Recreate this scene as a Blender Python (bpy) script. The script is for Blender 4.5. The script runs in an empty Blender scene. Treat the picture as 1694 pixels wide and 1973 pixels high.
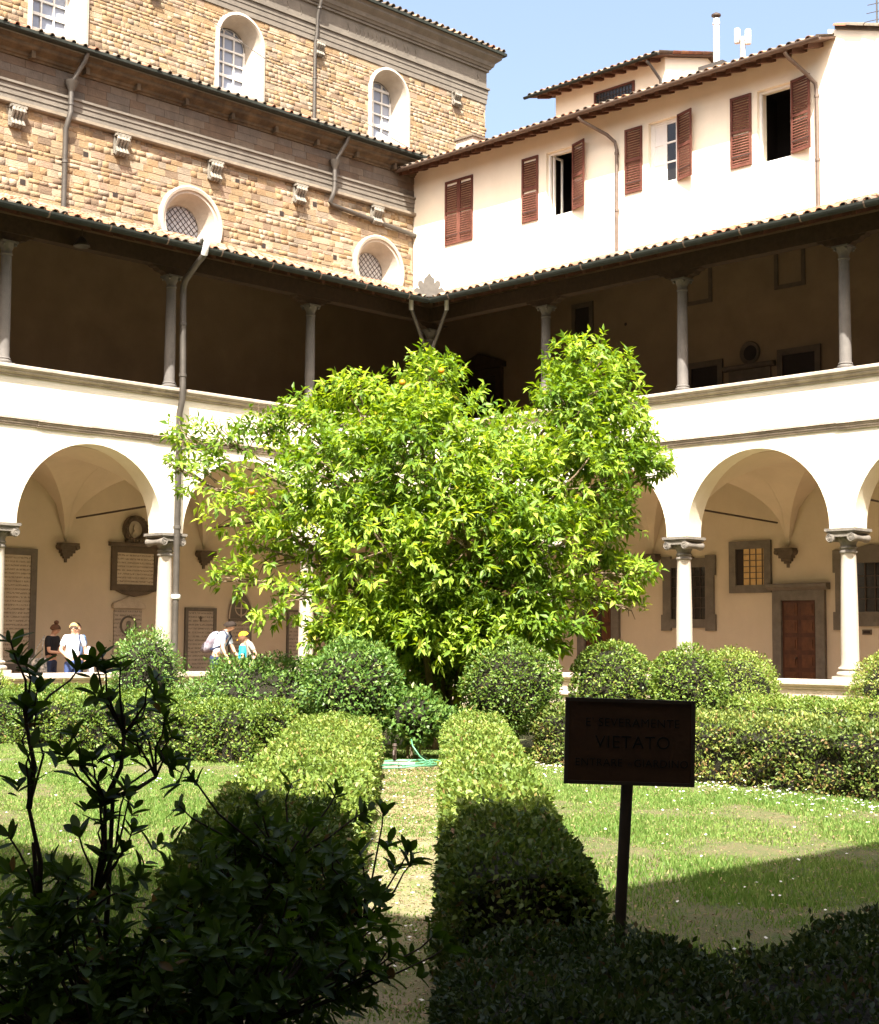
import bpy, bmesh, math, random
import numpy as np
from mathutils import Vector, Matrix

random.seed(7)
rng = np.random.default_rng(11)
SC = bpy.context.scene
COL = SC.collection

# ------------------------------------------------------------------ camera
CAM = Vector((-25.735, -26.476, 1.6))
yaw, pitch, roll = 0.7787, 0.0849, 0.0075
fw = Vector((math.sin(yaw) * math.cos(pitch), math.cos(yaw) * math.cos(pitch), math.sin(pitch)))
rt = Vector((math.cos(yaw), -math.sin(yaw), 0))
up = rt.cross(fw)
r2 = rt * math.cos(roll) + up * math.sin(roll)
u2 = up * math.cos(roll) - rt * math.sin(roll)
camd = bpy.data.cameras.new('camera')
camd.sensor_fit = 'HORIZONTAL'
camd.sensor_width = 36
camd.lens = 36 * 2893.35 / 1694
camd.clip_start = 0.05
camd.clip_end = 500
cam = bpy.data.objects.new('camera', camd)
M = Matrix.Identity(4)
for i in range(3):
    M[i][0], M[i][1], M[i][2], M[i][3] = r2[i], u2[i], -fw[i], CAM[i]
cam.matrix_world = M
COL.objects.link(cam)
SC.camera = cam

# ------------------------------------------------------------------ sky, sun, exposure
SUN_EL = math.radians(52.6)
SUN_DIR = Vector((0.74, 0.67, 0)).normalized()          # horizontal travel of the light
wd = bpy.data.worlds.new('World')
SC.world = wd
wd.use_nodes = True
nt = wd.node_tree
nt.nodes.clear()
sky = nt.nodes.new('ShaderNodeTexSky')
sky.sky_type = 'NISHITA'
sky.sun_disc = False
sky.sun_elevation = SUN_EL
sky.sun_rotation = math.atan2(-SUN_DIR.x, -SUN_DIR.y)
sky.air_density = 1.0
sky.dust_density = 8.0
sky.ozone_density = 0.3
bg = nt.nodes.new('ShaderNodeBackground')
bg.inputs['Strength'].default_value = 0.115
wo = nt.nodes.new('ShaderNodeOutputWorld')
nt.links.new(sky.outputs[0], bg.inputs[0])
nt.links.new(bg.outputs[0], wo.inputs[0])
sl = bpy.data.lights.new('sun', 'SUN')
sl.energy = 5.0
sl.angle = math.radians(0.5)
sl.color = (1.0, 0.95, 0.86)
so = bpy.data.objects.new('sun', sl)
ld = Vector((SUN_DIR.x * math.cos(SUN_EL), SUN_DIR.y * math.cos(SUN_EL), -math.sin(SUN_EL)))
so.rotation_euler = ld.to_track_quat('-Z', 'Y').to_euler()
so.location = (-30, -30, 40)
COL.objects.link(so)
vs = SC.view_settings
vs.view_transform = 'Standard'
vs.look = 'None'
vs.exposure = 1.9
vs.gamma = 1
SC.cycles.use_denoising = True
SC.cycles.max_bounces = 8
SC.cycles.diffuse_bounces = 4
SC.cycles.transparent_max_bounces = 6
SC.cycles.caustics_reflective = False
SC.cycles.caustics_refractive = False


# ------------------------------------------------------------------ materials
def mat(name, col, rough=0.8, var=0.0, scale=3.0, bump=0.0, bscale=20.0, col2=None, spec=0.3, metal=0.0,
        stain=None, detail=6, trans=0.0, attr=None, emit=None):
    """procedural material: noise between two colours, optional bump, stains, leaf translucency, per-piece tint"""
    m = bpy.data.materials.new(name)
    m.use_nodes = True
    t = m.node_tree
    N, L = t.nodes, t.links
    b = N['Principled BSDF']
    b.inputs['Roughness'].default_value = rough
    b.inputs['Specular IOR Level'].default_value = spec
    b.inputs['Metallic'].default_value = metal
    geo = N.new('ShaderNodeNewGeometry')
    c2 = col2 if col2 else tuple(max(0, c * (1 - var)) for c in col)
    src = None
    if attr:
        a = N.new('ShaderNodeAttribute')
        a.attribute_name = attr
        rp = N.new('ShaderNodeValToRGB')
        cs = [col, c2] if not isinstance(attr, tuple) else attr
        rp.color_ramp.elements[0].color = (*col, 1)
        rp.color_ramp.elements[1].color = (*c2, 1)
        L.new(a.outputs['Fac'], rp.inputs[0])
        src = rp.outputs[0]
        if stain:
            e = rp.color_ramp.elements.new(0.93)
            e.color = (*c2, 1)
            rp.color_ramp.elements[2].color = (*stain, 1)
    elif var > 0 or col2:
        n = N.new('ShaderNodeTexNoise')
        n.inputs['Scale'].default_value = scale
        n.inputs['Detail'].default_value = detail
        n.inputs['Roughness'].default_value = 0.62
        L.new(geo.outputs['Position'], n.inputs['Vector'])
        rp = N.new('ShaderNodeValToRGB')
        rp.color_ramp.elements[0].position = 0.34
        rp.color_ramp.elements[1].position = 0.66
        rp.color_ramp.elements[0].color = (*col, 1)
        rp.color_ramp.elements[1].color = (*c2, 1)
        L.new(n.outputs[0], rp.inputs[0])
        src = rp.outputs[0]
        if stain:
            n2 = N.new('ShaderNodeTexNoise')
            n2.inputs['Scale'].default_value = scale * 0.33
            n2.inputs['Detail'].default_value = 8
            n2.inputs['Roughness'].default_value = 0.7
            mp = N.new('ShaderNodeMapping')
            mp.inputs['Scale'].default_value = (1, 1, 0.35)
            L.new(geo.outputs['Position'], mp.inputs[0])
            L.new(mp.outputs[0], n2.inputs['Vector'])
            r3 = N.new('ShaderNodeValToRGB')
            r3.color_ramp.elements[0].position = 0.5
            r3.color_ramp.elements[1].position = 0.72
            L.new(n2.outputs[0], r3.inputs[0])
            mx = N.new('ShaderNodeMix')
            mx.data_type = 'RGBA'
            L.new(r3.outputs[0], mx.inputs[0])
            L.new(src, mx.inputs[6])
            mx.inputs[7].default_value = (*stain, 1)
            src = mx.outputs[2]
    if src:
        L.new(src, b.inputs['Base Color'])
    else:
        b.inputs['Base Color'].default_value = (*col, 1)
    if bump:
        n3 = N.new('ShaderNodeTexNoise')
        n3.inputs['Scale'].default_value = bscale
        n3.inputs['Detail'].default_value = 8
        L.new(geo.outputs['Position'], n3.inputs['Vector'])
        bp = N.new('ShaderNodeBump')
        bp.inputs['Strength'].default_value = bump
        bp.inputs['Distance'].default_value = 0.03
        L.new(n3.outputs[0], bp.inputs['Height'])
        L.new(bp.outputs[0], b.inputs['Normal'])
    if trans:
        tr = N.new('ShaderNodeBsdfTranslucent')
        hs = N.new('ShaderNodeHueSaturation')
        hs.inputs['Hue'].default_value = 0.485
        hs.inputs['Saturation'].default_value = 1.1
        hs.inputs['Value'].default_value = 1.6
        if src:
            L.new(src, hs.inputs['Color'])
        else:
            hs.inputs['Color'].default_value = (*col, 1)
        L.new(hs.outputs[0], tr.inputs[0])
        ms = N.new('ShaderNodeMixShader')
        ms.inputs[0].default_value = trans
        L.new(b.outputs[0], ms.inputs[1])
        L.new(tr.outputs[0], ms.inputs[2])
        L.new(ms.outputs[0], N['Material Output'].inputs[0])
    if emit:
        b.inputs['Emission Color'].default_value = (*emit[0], 1)
        b.inputs['Emission Strength'].default_value = emit[1]
    return m


def text_mat(name, base, ink, line=0.085, z0=0.0):
    """pale slab with rows of small illegible engraved letters"""
    m = mat(name, base, 0.75, 0.2, 4.0)
    t = m.node_tree
    N, L = t.nodes, t.links
    b = N['Principled BSDF']
    old = b.inputs['Base Color'].links[0].from_socket
    tc = N.new('ShaderNodeTexCoord')
    sx = N.new('ShaderNodeSeparateXYZ')
    L.new(tc.outputs['Object'], sx.inputs[0])
    def math_(op, a, bb=None):
        n = N.new('ShaderNodeMath')
        n.operation = op
        for k, v in enumerate((a, bb)):
            if v is None:
                continue
            if isinstance(v, (int, float)):
                n.inputs[k].default_value = v
            else:
                L.new(v, n.inputs[k])
        return n.outputs[0]
    zz = math_('DIVIDE', sx.outputs['Z'], line)
    fr = math_('FRACT', math_('ADD', zz, 100.0))
    band = math_('LESS_THAN', math_('ABSOLUTE', math_('SUBTRACT', fr, 0.5)), 0.22)
    no = N.new('ShaderNodeTexNoise')
    no.inputs['Scale'].default_value = 1.0
    no.inputs['Detail'].default_value = 2
    cb = N.new('ShaderNodeCombineXYZ')
    L.new(math_('MULTIPLY', math_('ADD', sx.outputs['X'], sx.outputs['Y']), 45.0), cb.inputs[0])
    L.new(math_('MULTIPLY', math_('FLOOR', math_('ADD', zz, 100.0)), 7.3), cb.inputs[1])
    L.new(math_('MULTIPLY', fr, 3.0), cb.inputs[2])
    L.new(cb.outputs[0], no.inputs['Vector'])
    ltr = math_('GREATER_THAN', no.outputs[0], 0.47)
    f = math_('MULTIPLY', math_('MULTIPLY', band, ltr), 0.75)
    mx = N.new('ShaderNodeMix')
    mx.data_type = 'RGBA'
    L.new(f, mx.inputs[0])
    L.new(old, mx.inputs[6])
    mx.inputs[7].default_value = (*ink, 1)
    L.new(mx.outputs[2], b.inputs['Base Color'])
    return m


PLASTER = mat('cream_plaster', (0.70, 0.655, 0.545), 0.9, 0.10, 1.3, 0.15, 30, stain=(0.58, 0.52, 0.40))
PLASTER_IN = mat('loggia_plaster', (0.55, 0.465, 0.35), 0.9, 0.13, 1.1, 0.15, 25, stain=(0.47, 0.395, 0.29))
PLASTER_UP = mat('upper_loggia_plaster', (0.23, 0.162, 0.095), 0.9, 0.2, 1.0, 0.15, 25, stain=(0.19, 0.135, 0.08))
HOUSE = mat('house_plaster', (0.82, 0.755, 0.62), 0.9, 0.07, 1.4, 0.10, 30, stain=(0.75, 0.68, 0.54))
SERENA = mat('grey_sandstone', (0.155, 0.135, 0.11), 0.85, 0.3, 5.0, 0.3, 40, stain=(0.12, 0.105, 0.09))
SERENA_D = mat('dark_sandstone', (0.115, 0.088, 0.062), 0.85, 0.25, 5.0, 0.3, 40)
COPING = mat('weathered_coping_stone', (0.42, 0.36, 0.29), 0.85, 0.3, 4.0, 0.3, 35, stain=(0.24, 0.2, 0.16))
STRING = mat('string_course_stone', (0.46, 0.38, 0.31), 0.85, 0.3, 4.0, 0.4, 35, stain=(0.27, 0.22, 0.18))
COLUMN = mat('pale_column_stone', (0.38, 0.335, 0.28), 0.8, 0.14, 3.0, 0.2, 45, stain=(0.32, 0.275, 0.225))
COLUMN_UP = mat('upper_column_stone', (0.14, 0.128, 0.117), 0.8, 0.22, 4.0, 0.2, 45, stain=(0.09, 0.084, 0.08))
CAPITAL = mat('capital_stone', (0.185, 0.165, 0.14), 0.85, 0.3, 12.0, 0.4, 60, stain=(0.09, 0.08, 0.07))
LOWWALL = mat('low_wall_stone', (0.50, 0.42, 0.33), 0.85, 0.18, 4.0, 0.3, 35, stain=(0.30, 0.25, 0.2))
FLOOR = mat('brick_floor', (0.34, 0.22, 0.14), 0.85, 0.25, 6.0)
TIMBER = mat('dark_timber', (0.055, 0.033, 0.02), 0.8, 0.4, 8.0, 0.2, 30)
RAFTER = mat('brown_rafter', (0.11, 0.05, 0.028), 0.8, 0.35, 8.0, 0.2, 30)
BOARD = mat('eave_boards', (0.10, 0.055, 0.033), 0.85, 0.35, 6.0)
GUTTER = mat('dark_gutter_metal', (0.026, 0.030, 0.025), 0.75, 0.35, 7.0, spec=0.15)
COPPER = mat('copper_pipe', (0.145, 0.105, 0.08), 0.5, 0.3, 6.0, metal=0.3, spec=0.5)
GREYPIPE = mat('grey_pipe', (0.085, 0.075, 0.064), 0.5, 0.3, 5.0, metal=0.3, spec=0.5)
WHITEPIPE = mat('pale_zinc', (0.62, 0.62, 0.60), 0.4, 0.15, 8.0, metal=0.2, spec=0.5)
IRON = mat('iron', (0.06, 0.04, 0.03), 0.6, 0.3, 9.0, spec=0.4)
TILES = [mat('roof_tile_%s' % n, c, 0.85, 0.35, 9.0, 0.2, 40, stain=s) for n, c, s in (
    ('orange', (0.33, 0.165, 0.09), (0.21, 0.145, 0.09)), ('pale', (0.36, 0.24, 0.155), (0.20, 0.16, 0.115)),
    ('red', (0.27, 0.115, 0.066), (0.15, 0.095, 0.065)), ('grey', (0.15, 0.12, 0.09), (0.085, 0.072, 0.056)))]
STONES = [mat('wall_stone_%s' % n, c, 0.9, 0.30, 3.0, 0.6, 25, stain=tuple(v * .62 for v in c)) for n, c in (
    ('sand', (0.285, 0.21, 0.13)), ('ochre', (0.25, 0.165, 0.088)), ('pale', (0.335, 0.26, 0.18)), ('grey', (0.25, 0.20, 0.145)),
    ('gold', (0.29, 0.20, 0.11)), ('rose', (0.27, 0.19, 0.13)), ('dull', (0.185, 0.13, 0.085)))]
MORTAR = mat('mortar', (0.33, 0.255, 0.175), 0.95, 0.2, 3.0, 0.6, 18, stain=(0.22, 0.165, 0.11))
FRIEZE = [mat('frieze_block_%s' % n, c, 0.9, 0.25, 5.0, 0.4, 25, stain=s) for n, c, s in (
    ('warm', (0.11, 0.076, 0.052), (0.07, 0.05, 0.036)), ('grey', (0.11, 0.088, 0.07), (0.065, 0.053, 0.042)), ('pale', (0.13, 0.10, 0.074), (0.085, 0.063, 0.046)))]
ENTAB = mat('grey_entablature_stone', (0.16, 0.139, 0.114), 0.9, 0.22, 3.0, 0.35, 20, stain=(0.105, 0.092, 0.076))
CORNICE = mat('stained_cornice_stone', (0.11, 0.078, 0.046), 0.9, 0.5, 3.0, 0.4, 20, stain=(0.03, 0.022, 0.015))
PALE_STONE = mat('pale_window_stone', (0.43, 0.375, 0.31), 0.85, 0.18, 3.0, 0.2, 30, stain=(0.34, 0.29, 0.235))
BRACKET = mat('bracket_stone', (0.25, 0.225, 0.185), 0.9, 0.45, 14.0, 0.6, 40, stain=(0.10, 0.09, 0.075))
GLASS_PALE = mat('curtained_glass', (0.26, 0.29, 0.36), 0.25, 0.12, 2.0, spec=0.6)
GLASS_GREY = mat('leaded_glass', (0.48, 0.47, 0.47), 0.35, 0.35, 7.0, spec=0.6)
GLASS_DARK = mat('dark_glass', (0.02, 0.017, 0.014), 0.12, 0.3, 3.0, spec=0.6)
GLASS_LIT = mat('lit_glass', (0.34, 0.20, 0.07), 0.4, 0.3, 5.0, emit=((0.72, 0.36, 0.09), 0.05))
WHITE_PAINT = mat('white_paint', (0.78, 0.77, 0.74), 0.5, 0.06, 6.0)
MUNTIN = mat('muntin_paint', (0.70, 0.68, 0.64), 0.6, 0.1, 6.0)
SHUTTER = mat('red_brown_shutter', (0.115, 0.038, 0.025), 0.65, 0.35, 5.0, stain=(0.165, 0.068, 0.046))
INSIDE = mat('room_darkness', (0.03, 0.022, 0.018), 0.9, 0.2, 2.0)
DOOR = mat('door_wood', (0.075, 0.026, 0.012), 0.55, 0.4, 6.0, 0.15, 40)
DOOR_PANEL = mat('door_panel_wood', (0.105, 0.038, 0.014), 0.5, 0.4, 7.0, 0.15, 40)
TABLET = text_mat('engraved_marble', (0.50, 0.42, 0.32), (0.16, 0.12, 0.09), 0.088)
TABLET_W = text_mat('engraved_grey_slab', (0.40, 0.345, 0.28), (0.14, 0.11, 0.085), 0.095)
MARBLE = mat('relief_marble', (0.46, 0.385, 0.30), 0.75, 0.2, 6.0, 0.2, 30)


# ------------------------------------------------------------------ mesh helpers
ORG = {}


class MB:
    def __init__(s):
        s.v, s.f, s.m = [], [], []

    def add(s, vs, fs, mi=0):
        o = len(s.v)
        s.v += [tuple(p) for p in vs]
        s.f += [tuple(i + o for i in f) for f in fs]
        s.m += [mi] * len(fs)
        return s

    def box(s, x0, x1, y0, y1, z0, z1, mi=0, T=None):
        p = [(x, y, z) for z in (z0, z1) for y in (y0, y1) for x in (x0, x1)]
        if T:
            p = [T(*q) for q in p]
        return s.add(p, [(0, 2, 3, 1), (4, 5, 7, 6), (0, 1, 5, 4), (2, 6, 7, 3), (0, 4, 6, 2), (1, 3, 7, 5)], mi)

    def lathe(s, prof, c=(0, 0, 0), n=20, mi=0, axis=2, T=None, caps=True):
        vs = []
        for r, h in prof:
            for k in range(n):
                a = 2 * math.pi * k / n
                q = (r * math.cos(a), r * math.sin(a), h)
                if axis == 0:
                    q = (q[2], q[0], q[1])
                elif axis == 1:
                    q = (q[0], q[2], q[1])
                q = (q[0] + c[0], q[1] + c[1], q[2] + c[2])
                vs.append(T(*q) if T else q)
        fs = []
        for i in range(len(prof) - 1):
            for k in range(n):
                k2 = (k + 1) % n
                fs.append((i * n + k, i * n + k2, (i + 1) * n + k2, (i + 1) * n + k))
        if caps:
            fs.append(tuple(range(n - 1, -1, -1)))
            fs.append(tuple(range((len(prof) - 1) * n, len(prof) * n)))
        return s.add(vs, fs, mi)

    def tube(s, pts, rad, n=8, mi=0):
        pts = [Vector(p) for p in pts]
        if not isinstance(rad, (list, tuple)):
            rad = [rad] * len(pts)
        vs, fs = [], []
        for i, p in enumerate(pts):
            d = (pts[min(i + 1, len(pts) - 1)] - pts[max(i - 1, 0)]).normalized()
            a = d.orthogonal().normalized() if i == 0 else (a - d * a.dot(d)).normalized()
            b = d.cross(a)
            for k in range(n):
                t = 2 * math.pi * k / n
                vs.append(p + a * (math.cos(t) * rad[i]) + b * (math.sin(t) * rad[i]))
        for i in range(len(pts) - 1):
            for k in range(n):
                k2 = (k + 1) % n
                fs.append((i * n + k, i * n + k2, (i + 1) * n + k2, (i + 1) * n + k))
        fs += [tuple(range(n - 1, -1, -1)), tuple(range((len(pts) - 1) * n, len(pts) * n))]
        return s.add(vs, fs, mi)

    def prism(s, poly, d0, d1, T, mi=0):
        """poly in (s,z), extruded in depth d0..d1; T maps (s,d,z) to the world"""
        n = len(poly)
        vs = [T(a, d0, b) for a, b in poly] + [T(a, d1, b) for a, b in poly]
        fs = [tuple(range(n)), tuple(range(2 * n - 1, n - 1, -1))]
        fs += [(i, i + n, (i + 1) % n + n, (i + 1) % n) for i in range(n)]
        return s.add(vs, fs, mi)

    def sweep(s, prof, s0, s1, T, mi=0):
        """closed profile in (d,z) swept along s"""
        n = len(prof)
        vs = [T(s0, d, z) for d, z in prof] + [T(s1, d, z) for d, z in prof]
        fs = [tuple(range(n)), tuple(range(2 * n - 1, n - 1, -1))]
        fs += [(i, i + n, (i + 1) % n + n, (i + 1) % n) for i in range(n)]
        return s.add(vs, fs, mi)

    def ring(s, c, r0, r1, d0, d1, T, n=36, mi=0, half=False, sx=1.0):
        """annulus frustum in the wall plane: outer radius r0 at depth d0 to inner radius r1 at depth d1"""
        vs, fs = [], []
        rng_ = n + 1 if half else n
        for k in range(rng_):
            a = (math.pi if half else 2 * math.pi) * k / n
            vs += [T(c[0] + r0 * math.cos(a) * sx, d0, c[1] + r0 * math.sin(a)), T(c[0] + r1 * math.cos(a) * sx, d1, c[1] + r1 * math.sin(a))]
        for k in range(n):
            k2 = (k + 1) % rng_
            fs.append((2 * k, 2 * k + 1, 2 * k2 + 1, 2 * k2))
        return s.add(vs, fs, mi)

    def mesh(s, name, mats, smooth=False, origin=(0, 0, 0)):
        me = bpy.data.meshes.new(name)
        o = origin
        me.from_pydata([(p[0] - o[0], p[1] - o[1], p[2] - o[2]) for p in s.v], [], s.f)
        for m in (mats if isinstance(mats, list) else [mats]):
            me.materials.append(m)
        if any(s.m):
            me.polygons.foreach_set('material_index', s.m)
        if smooth:
            me.polygons.foreach_set('use_smooth', [True] * len(me.polygons))
            if smooth != 1:
                me.set_sharp_from_angle(angle=math.radians(smooth))
        me.update()
        return me


def link(name, me, parent=None, origin=(0, 0, 0)):
    o = bpy.data.objects.new(name, me)
    po = ORG[parent.name] if parent else Vector((0, 0, 0))
    o.location = Vector(origin) - po
    if parent:
        o.parent = parent
    COL.objects.link(o)
    ORG[o.name] = Vector(origin)
    return o


def obj(name, mb, mats, parent=None, smooth=False, origin=None):
    if origin is None:
        origin = ORG[parent.name] if parent else (0, 0, 0)
    return link(name, mb.mesh(name, mats, smooth, origin), parent, origin)


def tag(o, label=None, cat=None, group=None, kind=None):
    for k, v in (('label', label), ('category', cat), ('group', group), ('kind', kind)):
        if v:
            o[k] = v
    return o


def empty(name, loc, label=None, cat=None, group=None, kind=None):
    o = bpy.data.objects.new(name, None)
    o.location = loc
    COL.objects.link(o)
    ORG[o.name] = Vector(loc)
    return tag(o, label, cat, group, kind)


def fast_mesh(name, V, F, mats, attr=None, midx=None, smooth=False):
    """numpy mesh: V (n,3), F (m,k) of equal-sided faces; attr = per-face float 'tint'"""
    me = bpy.data.meshes.new(name)
    V = np.asarray(V, dtype=np.float32)
    F = np.asarray(F, dtype=np.int32)
    m, k = F.shape
    me.vertices.add(len(V))
    me.vertices.foreach_set('co', V.ravel())
    me.loops.add(m * k)
    me.loops.foreach_set('vertex_index', F.ravel())
    me.polygons.add(m)
    me.polygons.foreach_set('loop_start', np.arange(0, m * k, k, dtype=np.int32))
    for mm in (mats if isinstance(mats, list) else [mats]):
        me.materials.append(mm)
    if midx is not None:
        me.polygons.foreach_set('material_index', np.asarray(midx, dtype=np.int32))
    if attr is not None:
        a = me.attributes.new('tint', 'FLOAT', 'FACE')
        a.data.foreach_set('value', np.asarray(attr, dtype=np.float32))
    me.update(calc_edges=True)
    if smooth:
        me.polygons.foreach_set('use_smooth', [True] * m)
    return me


def unit(a):
    return a / np.maximum(np.linalg.norm(a, axis=-1, keepdims=True), 1e-9)


TA = lambda s, d, z: (-s, d, z)          # left range: s metres from the corner, d into the building
TB = lambda s, d, z: (d, -s, z)          # right range
BAY = 3.85
NB = 5
GZ = 0.1                                  # garden ground
FZ = 0.2                                  # cloister floor
SPR, RAD = 3.78, 1.67
ZP = 6.83                                 # top of upper parapet
DEP = 4.0
OV = 1.12
EZ = 9.62                                 # roof underside at the eave
SLOPE = 0.342


# ------------------------------------------------------------------ ground
def ground_sheet(name, pts, z, m):
    mb = MB().add([(x, y, z) for x, y in pts], [tuple(range(len(pts)))])
    return tag(obj(name, mb, m), kind='structure')


SOIL = mat('garden_ground', (0.09, 0.115, 0.035), 0.95, 0.0, 7.0, 0.9, 90, col2=(0.16, 0.13, 0.066), detail=12)
EARTH = mat('earth', (0.20, 0.16, 0.11), 0.95, 0.2, 0.5)
PATHM = mat('sandy_path', (0.26, 0.205, 0.13), 0.95, 0.0, 4.5, 0.6, 70, col2=(0.15, 0.16, 0.06), detail=10)
ground_sheet('ground', [(-120, -120), (120, -120), (120, 120), (-120, 120)], 0.0, EARTH)
# the garden bed, gently uneven
n = 90
gx = np.linspace(-26.6, -0.3, n)
X, Y = np.meshgrid(gx, gx)
Zg = GZ + 0.012 * np.sin(X * 2.1 + Y * 1.3) + 0.01 * np.sin(X * 5.3 - Y * 4.1) + 0.006 * rng.standard_normal(X.shape)
V = np.stack([X.ravel(), Y.ravel(), Zg.ravel()], 1)
idx = np.arange(n * n).reshape(n, n)
F = np.stack([idx[:-1, :-1].ravel(), idx[:-1, 1:].ravel(), idx[1:, 1:].ravel(), idx[1:, :-1].ravel()], 1)
tag(link('lawn_ground', fast_mesh('lawn_ground', V, F, SOIL, smooth=True)), kind='structure')
A2 = np.array([math.sin(yaw), math.cos(yaw)])     # garden axis: from the near corner to the far one
R2 = np.array([math.cos(yaw), -math.sin(yaw)])
C2 = np.array([CAM.x, CAM.y])


def W2(x, z):
    """garden layout point: x metres right of the garden diagonal, z metres along it"""
    return C2 + R2 * x + A2 * z


# path strip along the diagonal
zz = np.linspace(2.5, 17.6, 60)
V, F = [], []
for i, z in enumerate(zz):
    for j, x in enumerate((-0.75, -0.4, -0.1, 0.25)):
        p = W2(x + 0.03 * math.sin(3 * z + j), z)
        V.append((p[0], p[1], GZ + 0.045 + 0.008 * math.sin(7 * z + 5 * x)))
for i in range(59):
    for j in range(3):
        F.append((i * 4 + j, i * 4 + j + 1, i * 4 + j + 5, i * 4 + j + 4))
tag(link('garden_path', fast_mesh('garden_path', V, F, PATHM, smooth=True)), kind='structure')


# ------------------------------------------------------------------ roof tiles
def tile_mesh(name, L=0.46, r=0.095, up_=1, n=7, m=TILES[0]):
    """one tapered half-round tile lying along +Y (down-slope end at y=0), with real thickness"""
    mb = MB()
    vs, fs = [], []
    for t, (rr) in enumerate((r, r * 0.80)):
        for th in (0.0, 0.013):
            for k in range(n + 1):
                a = math.pi * k / n
                vs.append(((rr - th) * math.cos(a), t * L, up_ * (rr - th) * math.sin(a)))
    q = n + 1
    for k in range(n):
        fs.append((k, k + 1, 2 * q + k + 1, 2 * q + k))
        fs.append((q + k, 3 * q + k, 3 * q + k + 1, q + k + 1))
        fs.append((k, q + k, q + k + 1, k + 1))
    mb.add(vs, fs)
    return mb


def roof_tiles(parent, name, cols, rows, T3, spacing, step, n_obj, pan=True, r=0.095, wts=(4, 4, 2, 3)):
    """tiles on a slope: T3(i,j) -> (origin, along-eave dir, up-slope dir, normal) or None; first n_obj are parts"""
    base = tile_mesh('tile', r=r)
    pmb = tile_mesh('pan', r=r * 0.95, up_=-1)
    meshes = [base.mesh('roof_tile', m, 60) for m in TILES]
    bv = np.array(base.v)
    bf = np.array(base.f)
    pv = np.array(pmb.v)
    count = 0
    VV, FF, MI = [], [], []
    off = 0
    par = ORG[parent.name]
    for j in range(rows):
        for i in range(cols):
            fr = T3(i, j)
            if fr is None:
                continue
            o, e, u, nn = fr
            jit = Vector((random.uniform(-.012, .012), random.uniform(-.02, .02), 0))
            rz = random.uniform(-0.05, 0.05)
            R = Matrix((e, u, nn)).transposed()
            Rj = R @ Matrix.Rotation(rz, 3, 'Z') @ Matrix.Rotation(random.uniform(-.02, .05), 3, 'X')
            mi = random.choices(range(4), wts)[0]
            pos = o + e * jit.x + u * jit.y + nn * 0.008
            if count < n_obj:
                ob = bpy.data.objects.new('roof_tile', meshes[mi])
                Mx = Rj.to_4x4()
                Mx.translation = pos - par
                ob.matrix_local = Mx
                ob.parent = parent
                COL.objects.link(ob)
                count += 1
            else:
                VV.append(bv @ np.array(Rj).T + np.array(pos))
                FF.append(bf + off)
                MI += [mi] * len(bf)
                off += len(bv)
            if pan:
                pp = o + e * (spacing * 0.5 + jit.x) + u * jit.y + nn * 0.075
                VV.append(pv @ np.array(R).T + np.array(pp))
                FF.append(bf + off)
                MI += [random.choice((0, 2, 3))] * len(bf)
                off += len(bv)
    if VV:
        V = np.concatenate(VV) - np.array(par)
        me = fast_mesh(name, V, np.concatenate(FF), TILES, midx=MI, smooth=True)
        me.set_sharp_from_angle(angle=math.radians(60))
        o = link(name, me, parent, par)
        o['kind'] = 'stuff'


# ------------------------------------------------------------------ columns (shared meshes)
def ionic_column(T):
    """ground-floor column, standing at local origin (z from 0.89), as part meshes"""
    z0 = 0.885
    base = MB()
    base.box(-.25, .25, -.25, .25, z0, z0 + .08)
    base.lathe([(.245, z0 + .08), (.26, z0 + .105), (.26, z0 + .135), (.24, z0 + .16), (.205, z0 + .175), (.20, z0 + .195), (.225, z0 + .21),
                (.23, z0 + .23), (.215, z0 + .25), (.185, z0 + .26), (.183, z0 + .285)], n=28)
    shaft = MB()
    prof = [(.178, z0 + .28)]
    for k in range(11):
        t = k / 10
        prof.append((.172 - .030 * t ** 1.8, z0 + .33 + t * 2.07))
    prof += [(.150, z0 + 2.43), (.150, z0 + 2.45)]
    shaft.lathe(prof, n=28)
    cap = MB()
    zc = SPR - .50
    cap.lathe([(.146, zc + .02), (.166, zc + .035), (.170, zc + .055), (.160, zc + .075), (.148, zc + .08), (.148, zc + .11), (.168, zc + .12),
               (.168, zc + .145), (.150, zc + .155), (.150, zc + .20), (.175, zc + .25), (.215, zc + .30), (.235, zc + .335), (.23, zc + .37)], n=28)
    # egg-and-dart under the volutes
    for k in range(14):
        a = 2 * math.pi * k / 14
        cap.lathe([(.001, -.032), (.022, -.02), (.028, 0), (.02, .022), (.001, .03)], (0.215 * math.cos(a), 0.215 * math.sin(a), zc + .30), 6, caps=False)
    # volute bolsters: axis along the wall normal (local y)
    for sx in (-1, 1):
        cap.lathe([(.03, -.30), (.085, -.295), (.092, -.27), (.07, -.15), (.062, 0), (.07, .15), (.092, .27), (.085, .295), (.03, .30)],
                  (sx * .225, 0, zc + .315), 16, axis=1)
        for sy in (-1, 1):
            # spiral fillet
            pts = []
            for q in range(26):
                a = q * 0.55
                rr = .083 * (1 - q / 30)
                pts.append((sx * .225 + sx * rr * math.sin(a), sy * .302, zc + .315 + rr * math.cos(a)))
            cap.tube(pts, .010, 5)
            cap.lathe([(.02, -.012), (.02, .012)], (sx * .225, sy * .305, zc + .315), 8, axis=1)
    cap.box(-.24, .24, -.285, .285, zc + .335, zc + .405)
    cap.box(-.30, .30, -.30, .30, zc + .408, zc + .438)
    cap.box(-.325, .325, -.325, .325, zc + .441, zc + .496)
    return base, shaft, cap


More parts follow.
